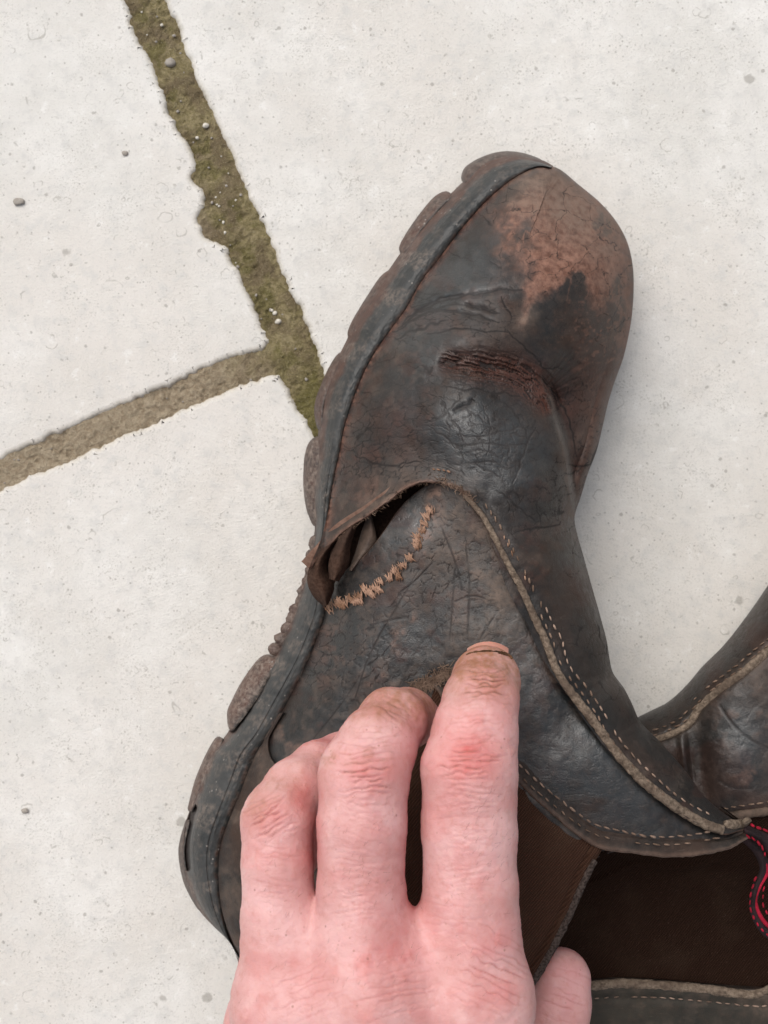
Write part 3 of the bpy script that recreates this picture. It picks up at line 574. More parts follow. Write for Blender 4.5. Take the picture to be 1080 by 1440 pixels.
patch('lining_fold', [(452, 772), (435, 797), (432, 818), (440, 838), (455, 853)], [(480, 756), (464, 778), (460, 800), (470, 824), (462, 850)], lambda x, y, u, v: 55+6*np.sin(np.pi*v)+3*(1-u), MAT['lining'], boot, 60, 30, 5, None, 1.2)
patch('lining_fold', [(488, 742), (472, 765), (462, 792), (463, 814)], [(502, 740), (494, 765), (490, 795), (476, 818)], lambda x, y, u, v: 62+5*np.sin(np.pi*v), MAT['lining'], boot, 50, 24, 6, None, .8)
patch('lining_fold', [(518, 722), (508, 748), (500, 775), (490, 802)], [(524, 728), (529, 765), (512, 785), (496, 803)], lambda x, y, u, v: 60+4*np.sin(np.pi*v*.8), MAT['leather'], boot, 50, 24, 8, (0, .1, 0, .5), .8)

# heel counter: rounded tab laid over the quarter at the heel
g = coons(spl([(392, 1008), (372, 1040), (352, 1078), (337, 1118), (320, 1160), (308, 1210), (312, 1280), (330, 1330)], 80), spl([(398, 1002), (386, 1022), (377, 1040), (378, 1060), (392, 1084), (420, 1120), (450, 1200), (450, 1330)], 80), A((392, 1008), (398, 1002)), A((330, 1330), (450, 1330)), np.linspace(0, 1, 160), cosmix(70, .6))
x, y = g[..., 0], g[..., 1]; zz = zboot(x, y)+2.2+.6*(fbm(x/20, y/20, 141)-.5); vv = np.linspace(0, 1, 70)[None]
G = [P(x, y, zz/1000)]; e = [P(x[:, -1:]+a, y[:, -1:]-a*.3, (zz[:, -1:]-b)/1000) for a, b in ((1.0, .6), (1.6, 1.6), (1.0, 2.6), (-6, 3.2))]
G = np.concatenate(G+e, 1); hw = attr4(x.shape, 0, .15*fbm(x/20, y/20, 5), 0, .35*sstep(.4, .7, fbm(x/25, y/25, 8))); hw = np.concatenate([hw]+[np.repeat(hw[:, -1:], 4, 1)+[0, 0, 0, .12]], 1)
grid('heel_counter', G, MAT['leather'], boot, {'wear': hw}, flip=True)

# elastic gusset and its rolled top edge
GL = spl([(612, 964), (575, 1080), (550, 1200), (530, 1330), (520, 1455)], 100); GR = np.vstack([TRIM[:int(len(TRIM)*.42)]]); GR = GR[GR[:, 0] < 846]; GR = spl(np.vstack([GR, [(846, 1193)]]).tolist()[::4]+[(846, 1193)], 100)
GE = spl([(520, 1455), (620, 1490), (700, 1472), (722, 1428), (747, 1386), (773, 1341), (800, 1288), (823, 1235), (846, 1193)], 140)
g = coons(GL, GR, A((612, 964), (612, 964)), GE, cosmix(200, .3), np.linspace(0, 1, 140)); x, y = g[..., 0], g[..., 1]
zz = zboot(x, y)+.4; dtr = dist(x, y, TRIM); zz = zz-.9*np.exp(-(dtr/8)**2); de = dist(x, y, GE); zz = zz+.9*np.exp(-((de-6)/5)**2)-.5*np.exp(-((de-14)/2)**2)
G = P(x, y, zz/1000); e = [P(x[-1:]+a, y[-1:]+a*.5, (zz[-1:]-b)/1000) for a, b in ((1, .5), (1.4, 1.4), (.6, 2.4), (-10, 3.0), (-60, 6))]
grid('elastic_gusset', np.concatenate([G]+e, 0), MAT['elastic'], boot, None, flip=True)
# frayed apex of the gusset opening
def fibres(name, pts, mat, parent, n, ln, spread, rad=.00012, seed=0, zoff=1.5, zfun=zat, bias=None):
    r = random.Random(seed); VV = []; FF = []; o = 0; c = spl(pts, 100)
    for i in range(n):
        t = r.random(); q = c[int(t*99)]; a = r.uniform(0, 6.28) if bias is None else bias+r.gauss(0, .6); L = ln*r.uniform(.5, 1.2)
        x0, y0 = q[0]+r.gauss(0, spread), q[1]+r.gauss(0, spread); s = np.linspace(0, 1, 5); b = r.gauss(0, .7)
        xs = x0+L*s*math.cos(a)+b*L*.4*s*s*math.sin(a); ys = y0+L*s*math.sin(a)-b*L*.4*s*s*math.cos(a)
        zz = zfun(xs, ys)+(zoff+r.uniform(-.3, .8)+r.uniform(0, 1.2)*s)/1000
        G = tube_pts(P(xs, ys, zz), rad*r.uniform(.6, 1.4)*np.linspace(1, .5, 5), 4); VV.append(G.reshape(-1, 3)); FF.append(gridf(5, 4, False, True)+o); o += 20
    ob = mesh(name, np.concatenate(VV), np.concatenate(FF), mat, parent); ob['kind'] = 'stuff'; return ob
fibres('frayed_edge', [(580, 968), (600, 962), (618, 955), (632, 942)], MAT['fray'], boot, 420, 9, 5, .00013, 3, .6)
fibres('frayed_lip', [(574, 680), (590, 677), (612, 675), (637, 683), (653, 693), (668, 708)], MAT['fray'], boot, 260, 6, 2.2, .00011, 4, 3.6)
fibres('frayed_lip', [(452, 780), (480, 752), (521, 724), (555, 699), (572, 686)], MAT['fray'], boot, 160, 5, 1.6, .0001, 5, 7.0)
# torn orange thread left in the ripped seam
TT = [(462, 855), (470, 848), (477, 845), (484, 848), (491, 842), (499, 845), (507, 838), (513, 828), (519, 832), (526, 826), (532, 830), (535, 817), (557, 802), (560, 810), (576, 784), (585, 768), (588, 760), (586, 754), (592, 746), (596, 736), (599, 727), (604, 718), (480, 851), (504, 844), (522, 835), (547, 812), (567, 796)]
VV = []; FF = []; o = 0; rr = random.Random(5)
for (tx, ty) in TT:
    for k in range(16):
        a = math.radians(rr.gauss(66, 24)); L = rr.uniform(6, 15); s = np.linspace(-.5, .5, 5); x0 = tx+rr.gauss(0, 2.6); y0 = ty+rr.gauss(0, 1.5)
        xs = x0+L*s*math.cos(a); ys = y0+L*s*math.sin(a); zz = zat(xs, ys)+(.5+.9*(1-4*s*s)+rr.uniform(0, .4))/1000
        G = tube_pts(P(xs, ys, zz), .00019*rr.uniform(.6, 1.3)*(1-2.2*s*s), 5); VV.append(G.reshape(-1, 3)); FF.append(gridf(5, 5, False, True)+o); o += 25
mesh('torn_stitching', np.concatenate(VV), np.concatenate(FF), MAT['thread_torn'], boot)['kind'] = 'stuff'

# thick raw edge of the front seam and the collar edge
def edge_strip(name, c, r0, zf, mat, parent, flat=.7, seed=0, n=10):
    c = spl(c, int(plen(np.array(c, float))/1.6)); m = len(c); t = np.linspace(0, 1, m)
    zc = zf(c[:, 0], c[:, 1]); rr = (np.interp(t, np.linspace(0, 1, len(r0)), r0))*S(zc)
    G = tube_pts(P(c[:, 0], c[:, 1], zc), rr, n, flat)
    aa = np.arange(n)[None]*1.7; nz = fbm(t[:, None]*m/4+aa, aa*3+0*t[:, None], seed, 3)-.5
    cen = G.mean(1, keepdims=True); G = cen+(G-cen)*(1+.55*nz[..., None])
    G[0] = cen[0]; G[-1] = cen[-1]
    return grid(name, G, mat, parent, {'wear': attr4(G.shape[:2], .2, 0, 0, .4)}, cv=True)
off = lambda c, d: (lambda t: c+np.stack([-t[:, 1], t[:, 0]], -1)*d)((lambda g: g/np.linalg.norm(g, axis=1)[:, None])(np.gradient(c, axis=0)))
SE = spl([(655, 694), (680, 722), (701, 760), (722, 801), (738, 830), (752, 862), (770, 900), (784, 938), (804, 970), (831, 1004), (862, 1047), (897, 1087), (933, 1118), (972, 1145), (1011, 1164), (1036, 1166)], 120); SE = SE+np.array([-2.5, 2.0])
edge_strip('seam_edge', SE[::4], [3.2, 4.2, 4.6, 5.2, 5.8, 6.2, 6.6, 7, 7.2, 7.0], lambda x, y: zat(x, y, 2.9+1.3*sstep(870, 760, y)), MAT['raw'], boot, .7, 4, 12)
edge_strip('seam_edge', [(1018, 1160), (1034, 1160), (1046, 1157), (1053, 1152)], [6, 8, 8, 5], lambda x, y: zat(x, y, 3.2), MAT['raw'], boot, .8, 9, 10)
# collar trim: the doubled leather edge that overlaps the elastic
tn = off(TRIM, 1.0); inw_ = tn-TRIM
if (inw_[60] @ np.array([0, -1.])) < 0: inw_ = -inw_
wt = np.linspace(0, 1, len(TRIM)); wid = np.interp(wt, [0, .12, .3, .85, 1], [8, 14, 23, 23, 6]); vs = np.linspace(0, 1, 26)
jg = (fbm(TRIM[:, 0]/6, TRIM[:, 1]/6, 77, 3)-.5)*3
lo_ = TRIM-inw_*(2.0+jg)[:, None]; hi_ = TRIM+inw_*wid[:, None]
g = lo_[:, None]*(1-vs[None, :, None])+hi_[:, None]*vs[None, :, None]; x, y = g[..., 0], g[..., 1]
zz = zboot(x, y)-.6+1.9*(1-vs[None])**.6*sstep(1.02, .75, vs)[None]+.15+.3*(fbm(x/9, y/9, 79)-.5)
e = [P(lo_[:, 0]-inw_[:, 0]*a, lo_[:, 1]-inw_[:, 1]*a, (zz[:, 0]-b)/1000)[:, None] for a, b in ((-8, 4.4), (-1, 3.6), (1.6, 2.2), (2.0, 1.2), (1.3, .4))]
tc = attr4(x.shape, .12*(vs < .2)[None], 0, 0, (.30*np.exp(-(vs/.22)**2))[None]+.12*fbm(x/8, y/8, 81)); te = np.repeat(np.clip(tc[:, :1]+[.25, 0, 0, .45], 0, 1), 5, 1)
grid('collar_trim', np.concatenate(e+[P(x, y, zz/1000)], 1), MAT['leather'], boot, {'wear': np.concatenate([te, tc], 1)}, flip=True)
edge_strip('elastic_hem', GE[62:-2:4].tolist(), [5, 5.5, 5.5, 5], lambda x, y: (zboot(x, y)+1.0)/1000, MAT['hem'], boot, .6, 51)
# stitches
def stitches(name, curve, step, ln, rad, zf, mat, parent, gaps=0., seed=0, tilt=8):
    c = spl(curve, 600); L = plen(c); s = np.linspace(0, 1, 600); VV = []; FF = []; o = 0; r = random.Random(seed); d = 0
    while d < L:
        t = d/L; d += step*r.uniform(.9, 1.1)
        if r.random() < gaps: continue
        q = np.array([np.interp(t, s, c[:, k]) for k in (0, 1)]); q2_ = np.array([np.interp(min(t+.01, 1), s, c[:, k]) for k in (0, 1)])
        a = math.atan2(*(q2_-q)[::-1])+math.radians(r.gauss(tilt, 5)); u = np.linspace(-.5, .5, 7); l = ln*r.uniform(.7, 1.1)
        xs = q[0]+u*l*math.cos(a); ys = q[1]+u*l*math.sin(a); zz = zf(xs, ys)+(.75*(1-(2*u)**2)-.25)/1000
        G = tube_pts(P(xs, ys, zz), rad*.86*r.uniform(.7, 1.15)*S(.08)*np.sqrt(np.clip(1.05-(2*u)**4, .05, 1)), 6); VV.append(G.reshape(-1, 3)); FF.append(gridf(7, 6, False, True)+o); o += 42
    ob = mesh(name, np.concatenate(VV), np.concatenate(FF), mat, parent); ob['kind'] = 'stuff'; return ob
zv = lambda x, y: (zboot(x, y)+2.2+.9)/1000
stitches('stitching', [(769, 858), (779, 880), (789, 897), (800, 935), (827, 969), (849, 1002), (867, 1033), (893, 1065), (920, 1091), (947, 1115), (972, 1132), (1000, 1146)], 13.5, 10, 1.7, zv, MAT['thread'], boot, .05, 1)
stitches('stitching', [(762, 868), (776, 898), (792, 940), (818, 974), (841, 1008), (859, 1040), (885, 1072), (912, 1099), (940, 1123), (965, 1140)], 13.5, 9, 1.4, zv, MAT['thread_dark'], boot, .08, 2)
stitches('stitching', [(684, 712), (702, 738), (720, 770), (736, 800), (750, 828), (764, 856)], 12, 10, 1.5, zv, MAT['thread_dark'], boot, .25, 3, 20)
stitches('stitching', [(690, 722), (707, 752), (722, 782), (738, 812), (752, 842)], 13, 9, 1.4, zv, MAT['thread_torn'], boot, .45, 7, 20)
stitches('stitching', [(610, 660), (622, 661), (634, 664)], 7, 6, 1.5, lambda x, y: (zboot(x, y)+2.2+1.2)/1000, MAT['thread_torn'], boot, .1, 8)
zq = lambda x, y: (zboot(x, y)-.6+2.1)/1000
T1 = [(732, 1077), (755, 1098), (778, 1117), (809, 1141), (836, 1159), (871, 1168), (911, 1176), (956, 1176), (996, 1170), (1015, 1166)]
stitches('stitching', T1, 13.5, 10.5, 1.8, zq, MAT['thread'], boot, 0, 4)
stitches('stitching', [(728, 1088), (752, 1110), (776, 1130), (806, 1154), (836, 1173), (871, 1181), (911, 1187), (956, 1187), (996, 1181), (1020, 1176)], 14, 10, 1.3, zq, MAT['thread_dark'], boot, .05, 6)
# pull tab with crimson piping, folded over at the front of the collar
tab = patch('pull_tab', [(1045, 1158), (1068, 1168), (1090, 1176), (1120, 1180)], [(1048, 1176), (1070, 1186), (1080, 1200), (1118, 1206)], lambda x, y, u, v: 70+3*np.sin(np.pi*v)-2*u, MAT['black_tape'], boot, 40, 14, 21, None, .3)
tab2 = patch('pull_tab', [(1050, 1170), (1072, 1192), (1082, 1222), (1070, 1250), (1066, 1275), (1082, 1305), (1110, 1320)], [(1042, 1182), (1060, 1200), (1068, 1222), (1056, 1250), (1054, 1280), (1070, 1312), (1106, 1336)], lambda x, y, u, v: 66-10*u+2*np.sin(np.pi*v), MAT['black_tape'], boot, 60, 14, 22, None, .3)
zt = lambda base: (lambda x, y: base/1000+0*x)
def rope(name, c, rpx, z0, z1, mat, parent):
    c = spl(c, 60); zc = np.linspace(z0, z1, 60)/1000; return grid(name, tube_pts(P(c[:, 0], c[:, 1], zc), rpx*S(.065), 8), mat, parent, None, cv=True)
rope('piping', [(1074, 1212), (1079, 1224), (1068, 1246), (1062, 1264), (1066, 1282), (1080, 1302), (1108, 1318)], 3.2, 64, 58, MAT['red'], tab2)
stitches('stitching', [(1050, 1157), (1066, 1164), (1090, 1172)], 10, 9, 2.2, zt(74), MAT['red'], tab, 0, 31)
stitches('stitching', [(1044, 1174), (1060, 1180), (1072, 1192), (1077, 1206)], 9, 8, 2.2, zt(71.5), MAT['red'], tab2, 0, 32, 14)
stitches('stitching', [(1062, 1236), (1055, 1262), (1057, 1284), (1072, 1308), (1090, 1322)], 11, 8, 1.8, zt(64), MAT['red'], tab2, 0, 33)
stitches('stitching', [(1074, 1250), (1073, 1272), (1082, 1290)], 11, 8, 1.6, zt(63), MAT['red'], tab2, 0, 34)

# ------------------------------------------------------------------ sole
OUT = spl([(781, 236), (762, 226), (721, 218), (682, 228), (650, 258), (616, 292), (584, 328), (560, 362), (535, 398), (505, 440), (490, 475), (472, 512), (456, 552), (450, 590), (446, 640), (440, 690), (444, 738), (440, 766), (432, 800), (420, 836), (404, 880), (388, 915), (362, 956), (338, 1000), (318, 1035), (297, 1060), (281, 1098), (268, 1138), (257, 1178), (257, 1210), (265, 1247), (281, 1280), (306, 1308), (330, 1331), (352, 1385), (372, 1450)], 900)
FE = spl(FEATHER[:int(np.argmin(np.hypot(FEATHER[:, 0]-400, FEATHER[:, 1]-1420)))+1].tolist(), 900)
tq = np.linspace(0, 1, 900)
OUT = OUT[:, :2]
# match stations by arc landmarks
def reparam(c, marks, n):
    idx = [int(np.argmin(np.hypot(c[:, 0]-a, c[:, 1]-b))) for a, b in marks]; idx = np.maximum.accumulate(idx)
    tgt = np.linspace(0, n-1, len(marks)); return np.stack([np.interp(np.interp(np.arange(n), tgt, idx), np.arange(len(c)), c[:, k]) for k in (0, 1)], -1)
mk = [((773, 236), (778, 234)), ((744, 239), (740, 220)), ((716, 255), (690, 225)), ((647, 324), (606, 302)), ((573, 431), (530, 404)), ((508, 533), (472, 512)), ((478, 634), (446, 640)), ((462, 722), (442, 715)), ((457, 858), (412, 858)), ((399, 993), (345, 985)), ((341, 1102), (281, 1098)), ((305, 1214), (257, 1205)), ((321, 1318), (306, 1308)), (tuple(FE[-1]), (372, 1450))]
fe = reparam(FE, [a for a, b in mk], 900); ou = reparam(OUT, [b for a, b in mk], 900)
ws = np.concatenate([np.linspace(-.12, .12, 12), np.linspace(.14, 1, 44)]); prof_w = [-.12, -.05, .0, .05, .12, .22, .32, .36, .40, .55, .70, .76, .80, .90, .97, 1.0]; prof_z = [41.5, 42.2, 43.0, 43.5, 43.7, 43.7, 43.3, 43.0, 42.7, 40.6, 37.4, 35.4, 33.8, 29.5, 25.5, 22]
W_, I_ = np.meshgrid(ws, np.arange(900), indexing='xy'); W_, I_ = np.broadcast_arrays(ws[None], np.arange(900)[:, None])
sx = fe[:, None, 0]*(1-ws[None])+ou[:, None, 0]*ws[None]; sy = fe[:, None, 1]*(1-ws[None])+ou[:, None, 1]*ws[None]
szz = np.interp(ws, prof_w, prof_z)[None]+0*sx
szz = szz+.5*(fbm(sx/30, sy/30, 151, 3)-.5)*2+.35*(fbm(sx/6, sy/6, 153, 3)-.5)
# parallel moulded lines near the waist, slit in the heel, gash behind the rope bumps
szz = szz-.5*np.exp(-((W_-.28)/.02)**2)*sstep(620, 680, sy)-.4*np.exp(-((W_-.5)/.02)**2)*sstep(700, 860, sy)*sstep(1010, 960, sy)
dsl = dist(sx, sy, spl([(273, 1136), (267, 1160), (263, 1190), (264, 1220)], 20)); slit = sstep(5.5, 3.5, dsl); szz = szz-6*slit
dg = dist(sx, sy, spl([(376, 950), (362, 978), (346, 1002), (328, 1026)], 20)); gash = sstep(5.5, 2.5, dg+3*(fbm(sx/7, sy/7, 8)-.5)); szz = szz-5*gash
szz = szz+1.0*np.exp(-((W_-.62)/.3)**2)*sstep(1000, 1060, sy)
brown = sstep(.62, .80, W_+.25*(fbm(sx/20, sy/20, 155)-.5))*sstep(760, 600, sy)+sstep(.80, .95, W_+.2*(fbm(sx/14, sy/14, 157)-.5))*sstep(640, 800, sy)
brown = brown+.8*np.exp(-((W_-.02)/.06)**2)*sstep(.4, .6, fbm(sx/8, sy/8, 158))
dustw = .22*sstep(.45, .65, fbm(sx/9, sy/9, 159))*(W_ > .2)+.5*sstep(.75, .95, W_)*sstep(.4, .6, fbm(sx/7, sy/7, 160))*sstep(560, 700, sy)+.35*sstep(.55, .68, fbm(sx/26, sy/26, 163))*(W_ > .15)
sc_ = attr4(sx.shape, brown*.85, 0, np.clip(slit+gash, 0, 1)*.8, dustw+.45*np.exp(-((W_-.01)/.05)**2)*sstep(.4, .6, fbm(sx/5, sy/5, 171)))
Ws = P(sx, sy, szz/1000)
dirv = ou-fe; dirv /= np.linalg.norm(dirv, axis=1)[:, None]
und = []
for o_, zz_ in ((1.0, 17), (.5, 11), (-3, 6), (-12, 3), (-40, 1.6)):
    und.append(P(ou[:, 0]+dirv[:, 0]*o_, ou[:, 1]+dirv[:, 1]*o_, np.full(900, zz_/1000))[:, None])
reach = np.interp(np.arange(900), [0, 120, 300, 899], [40, 200, 300, 260])
for f_, zz_ in ((.5, 1.0), (1, .6), (1.02, 18)):
    und.append(P(ou[:, 0]-dirv[:, 0]*reach*f_, ou[:, 1]-dirv[:, 1]*reach*f_*.6, np.full(900, zz_/1000))[:, None])
Ws = np.concatenate([Ws]+und, 1); sc_ = np.concatenate([sc_]+[np.repeat(sc_[:, -1:], len(und), 1)], 1)
sole = grid('sole', Ws, MAT['rubber'], boot, {'wear': sc_}, flip=False)
def lug(outer, inner, zt_, zb_, name='lug', brown=.9, dusty=.25, seed=0, rough=1.0):
    n = int(plen(np.array(outer, float))/1.8); o_ = spl(outer, n); i_ = spl(inner, n); t = np.linspace(0, 1, n)
    end = np.clip(np.minimum(t, 1-t)*n/3.5, 0, 1)**.35
    pw = np.array([0, .12, .3, .55, .8, .93, 1., 1.02, .97, .5]); pz = np.array([zt_-.9, zt_-.3, zt_-.8, zt_-2.2, zt_-4.8, zt_-7.4, zt_-10.5, zb_+8, zb_+2, zb_])
    G = i_[:, None]*(1-pw[None, :, None])+o_[:, None]*pw[None, :, None]
    mid = (i_*.65+o_*.35)[:, None]; G = mid+(G-mid)*(.55+.45*end[:, None, None])
    zz = pz[None]+rough*1.1*(fbm(G[..., 0]/7, G[..., 1]/7, seed, 4)-.5)-4*(1-end[:, None])
    b = attr4(zz.shape, brown*(.6+.6*fbm(G[..., 0]/11, G[..., 1]/11, seed+2)), 0, 0, dusty+.5*sstep(.5, .7, fbm(G[..., 0]/5, G[..., 1]/5, seed+4))*dusty*2)
    b[..., 0] *= sstep(.05, .35, pw)[None]; b = np.clip(b, 0, 1)
    return grid(name, P(G[..., 0], G[..., 1], zz/1000), MAT['rubber'], sole, {'wear': b}, flip=False)
lug([(764, 225), (742, 217), (721, 213), (700, 214), (680, 220), (664, 228), (653, 237), (647, 251)], [(758, 232), (742, 229), (722, 227), (702, 229), (688, 235), (674, 243), (664, 252), (655, 262)], 28, 6, seed=1, brown=.5)
lug([(628, 267), (612, 276), (594, 296), (580, 315), (569, 332), (562, 346), (561, 356)], [(640, 277), (624, 290), (608, 308), (594, 325), (584, 340), (576, 352), (570, 362)], 29, 5, seed=2)
lug([(549, 378), (536, 388), (520, 411), (506, 433), (494, 454), (489, 468), (491, 482)], [(557, 384), (546, 400), (532, 421), (518, 442), (507, 462), (501, 474), (498, 486)], 29, 5, seed=3)
lug([(482, 493), (474, 499), (461, 520), (450, 545), (444, 562), (442, 580), (446, 604)], [(488, 500), (482, 512), (470, 534), (461, 554), (456, 570), (455, 586), (454, 606)], 29, 5, seed=4, brown=.8)
lug([(446, 612), (435, 622), (429, 640), (427, 664), (427, 686), (431, 715), (441, 742)], [(462, 615), (458, 630), (454, 645), (452, 666), (450, 688), (452, 714), (456, 738)], 29.5, 4, seed=5, brown=.7, dusty=.5)
lug([(378, 918), (366, 925), (356, 936), (346, 950), (336, 966), (326, 986), (320, 1000), (320, 1022)], [(394, 930), (388, 944), (378, 958), (366, 976), (354, 994), (342, 1010), (334, 1020), (326, 1030)], 33, 4, seed=6, brown=1, dusty=.55, rough=2.2)
for i in range(13):
    t = i/12; q = np.array([np.interp(t, [0, .3, .55, .8, 1], [438, 433, 420, 402, 381]), np.interp(t, [0, .3, .55, .8, 1], [766, 800, 842, 880, 916])]); r_ = random.Random(i).uniform(6.5, 9)
    a_ = math.radians(20); g, nn = rock((0, 0, 0), np.array([r_*1.5, r_*1.3, r_*1.0])*S(.029), 40+i, (12, 16)); g = np.stack([g[..., 0]*math.cos(a_)-g[..., 1]*math.sin(a_), g[..., 0]*math.sin(a_)+g[..., 1]*math.cos(a_), g[..., 2]], -1)+P(q[0]+7, q[1]-3, .027); lugb = grid('welt_bead', g, MAT['rubber'], sole, {'wear': attr4(g.shape[:2], .75, 0, 0, .6)}, cv=True, flip=True)
lug([(306, 1034), (300, 1042), (290, 1060), (281, 1080), (274, 1098), (268, 1120), (263, 1140)], [(316, 1040), (310, 1050), (300, 1068), (291, 1088), (284, 1106), (278, 1124), (270, 1142)], 28, 4, seed=7, brown=.9, dusty=.45)
lug([(262, 1150), (254, 1177), (251, 1195), (252, 1212), (258, 1240), (268, 1262), (280, 1282)], [(268, 1154), (262, 1180), (260, 1196), (261, 1212), (266, 1236), (275, 1257), (286, 1276)], 26, 4, seed=8, brown=.5, dusty=.3)

# ------------------------------------------------------------------ second boot
boot2 = root('boot', 'darker leather boot cut off by the right edge, brown elastic side showing', 'boot', (.14, -.1, 0), 'pair of worn leather boots')
S2 = spl([(850, 1075), (880, 1020), (898, 1008), (918, 998), (938, 988), (964, 965), (987, 938), (1018, 907), (1053, 862), (1080, 823), (1130, 750), (1190, 690), (1270, 650), (1350, 640)], 120)
B2 = spl([(640, 1620), (900, 1640), (1100, 1600), (1300, 1480), (1420, 1340)], 80)
TOP2 = [(900, 1060, 36), (960, 1020, 40), (1030, 1060, 52), (1080, 1000, 56), (1080, 900, 52), (1160, 850, 54), (1250, 750, 50), (1070, 1110, 50), (950, 1120, 40), (950, 1280, 36), (820, 1330, 34), (1060, 1280, 38), (950, 1420, 40), (850, 1500, 36), (1200, 1100, 58), (1200, 1300, 50), (1000, 1560, 36), (1300, 1000, 52)]
SEAM2 = spl([(1180, 850), (1120, 890), (1080, 916), (1044, 947), (1009, 973), (984, 996), (969, 1018), (947, 1031), (915, 1043), (890, 1052)], 80)
TRIM2 = spl([(960, 1165), (1000, 1152), (1040, 1146), (1080, 1141), (1150, 1140), (1240, 1160)], 60)
HEM2 = spl([(740, 1372), (833, 1379), (870, 1377), (930, 1380), (1000, 1386), (1080, 1390), (1200, 1380)], 60)
def zboot2(px, py):
    ds_, ts = dist(px, py, S2, True); db = dist(px, py, B2); top = wmean(px, py, TOP2, 70)
    z = smin(14+(top-14)*ee(ds_/75), 5+(top-5)*ee(db/160), 6)
    d, t, sg = dist(px, py, SEAM2, True, True); z = z+np.where(True, 2.0, 0)*sstep(-2, 3, sg*d*-1)*0
    dt2, tt2, sg2 = dist(px, py, TRIM2, True, True); dh, th, sgh = dist(px, py, HEM2, True, True)
    gus = sstep(-1.5, 2.5, sg2*dt2)*sstep(1.5, -2.5, sgh*dh); z = z-3.0*gus
    z = z+2.5*blob(px, py, 1040, 1060, 40, 60)-3.0*blob(px, py, 985, 1075, 16, 60, -6)+1.4*blob(px, py, 962, 1062, 7, 40, -6)-1.2*blob(px, py, 972, 1075, 4, 40, -6)
    return z
g = coons(S2, B2, A((850, 1075), (640, 1620)), A((1350, 640), (1420, 1340)), np.linspace(0, 1, 340), cosmix(420, .6)); x, y = g[..., 0], g[..., 1]
z2 = zboot2(x, y); n = fbm(x/60, y/60, 201, 4); n2 = fbm(x/15, y/15, 203, 4); d2, t2, sg2 = dist(x, y, SEAM2, True, True)
z2 = z2+1.6*(n-.5)+.4*(n2-.5)-1.6*np.exp(-((d2)/4)**2)
ln = np.maximum(np.exp(-(dist(x, y, spl([(1012, 992), (1030, 1018), (1055, 1040), (1090, 1056)], 20))/1.2)**2), .8*np.exp(-(dist(x, y, spl([(1010, 1098), (1030, 1108), (1056, 1110)], 20))/1.0)**2))
ck = np.clip(ln+.5*cracks(x/16, y/14, 211, .06, .42)*sstep(1150, 1120, y), 0, 1); z2 = z2-.4*ck
tan = .28*sstep(.52, .7, n2)*(blob(x, y, 1050, 1090, 22, 12)+.4*blob(x, y, 1050, 1010, 60, 40)); dust = .14*sstep(.48, .7, n2)*blob(x, y, 1060, 1040, 70, 60)+.35*np.exp(-(d2/14)**2)*n2+.3*blob(x, y, 1075, 960, 30, 40)
col = np.clip(np.stack([tan, .25*sstep(.5, .65, n), ck, dust], -1), 0, 1); G = P(x, y, z2/1000)
sk = [P(x[:, :1]+a*.4, y[:, :1]+a, (z2[:, :1]-b)/1000) for a, b in ((20, 10), (8, 7), (2, 3.5))]; G = np.concatenate(sk+[G], 1); col = np.concatenate([np.repeat(col[:, :1], 3, 1), col], 1)
pol = np.clip(.8*blob(x, y, 1040, 1050, 40, 60)+.25, 0, 1); pol = np.concatenate([np.zeros((pol.shape[0], 3)), pol], 1)
grid('upper', G, MAT['leather_b'], boot2, {'wear': col, 'polish_sheen': attr4(pol.shape, pol)}, flip=False)
zb2 = lambda x, y, o=0.: (zboot2(np.asarray(x, float), np.asarray(y, float))+o)/1000
# elastic side panel of the second boot
gl = coons(spl([(1300, 1172), (1240, 1162), (1150, 1143), (1080, 1144), (1040, 1149), (1000, 1155), (960, 1168), (840, 1200), (700, 1240)], 120), spl([(1300, 1372), (1200, 1378), (1080, 1387), (1000, 1383), (930, 1377), (870, 1374), (833, 1376), (740, 1370), (640, 1370)], 120), A((1300, 1172), (1300, 1372)), A((700, 1240), (640, 1370)), np.linspace(0, 1, 240), np.linspace(0, 1, 120)); x, y = gl[..., 0], gl[..., 1]
zz = zboot2(x, y)+.9+1.0*(fbm(x/50, y/30, 221, 3)-.5)+.8*np.exp(-(dist(x, y, spl([(810, 1250), (860, 1232), (890, 1216), (950, 1222), (1010, 1210)], 30))/5)**2)
gp = P(x, y, zz/1000); grid('elastic_gusset', gp, MAT['elastic_b'], boot2, None, flip=True)
# lower leather band with its raw edge and stitches
gb = coons(spl([(740, 1384), (833, 1388), (870, 1386), (930, 1389), (1000, 1395), (1080, 1399), (1200, 1388)], 60), spl([(700, 1560), (833, 1570), (950, 1580), (1080, 1570), (1220, 1500)], 60), A((740, 1384), (700, 1560)), A((1200, 1388), (1220, 1500)), np.linspace(0, 1, 240), np.linspace(0, 1, 90)); x, y = gb[..., 0], gb[..., 1]
zz = zboot2(x, y)+1.8+.8*(fbm(x/30, y/30, 231)-.5); zz = zz-.6*np.exp(-((y-np.interp(x, [740, 833, 930, 1080, 1200], [1398, 1404, 1404, 1414, 1402]))/5)**2)
grid('leather_band', P(x, y, zz/1000), MAT['leather_g'], boot2, {'wear': attr4(x.shape, 0, .1, 0, .16*sstep(.45, .7, fbm(x/18, y/18, 233))+.25*blob(x, y, 1070, 1400, 40, 30))}, flip=True)
edge_strip('band_edge', [(745, 1381), (833, 1386), (870, 1383), (930, 1386), (1000, 1392), (1060, 1398), (1085, 1388), (1110, 1360)], [6, 7, 7, 7, 6, 5], lambda x, y: zb2(x, y, 1.2), MAT['raw'], boot2, .7, 43)
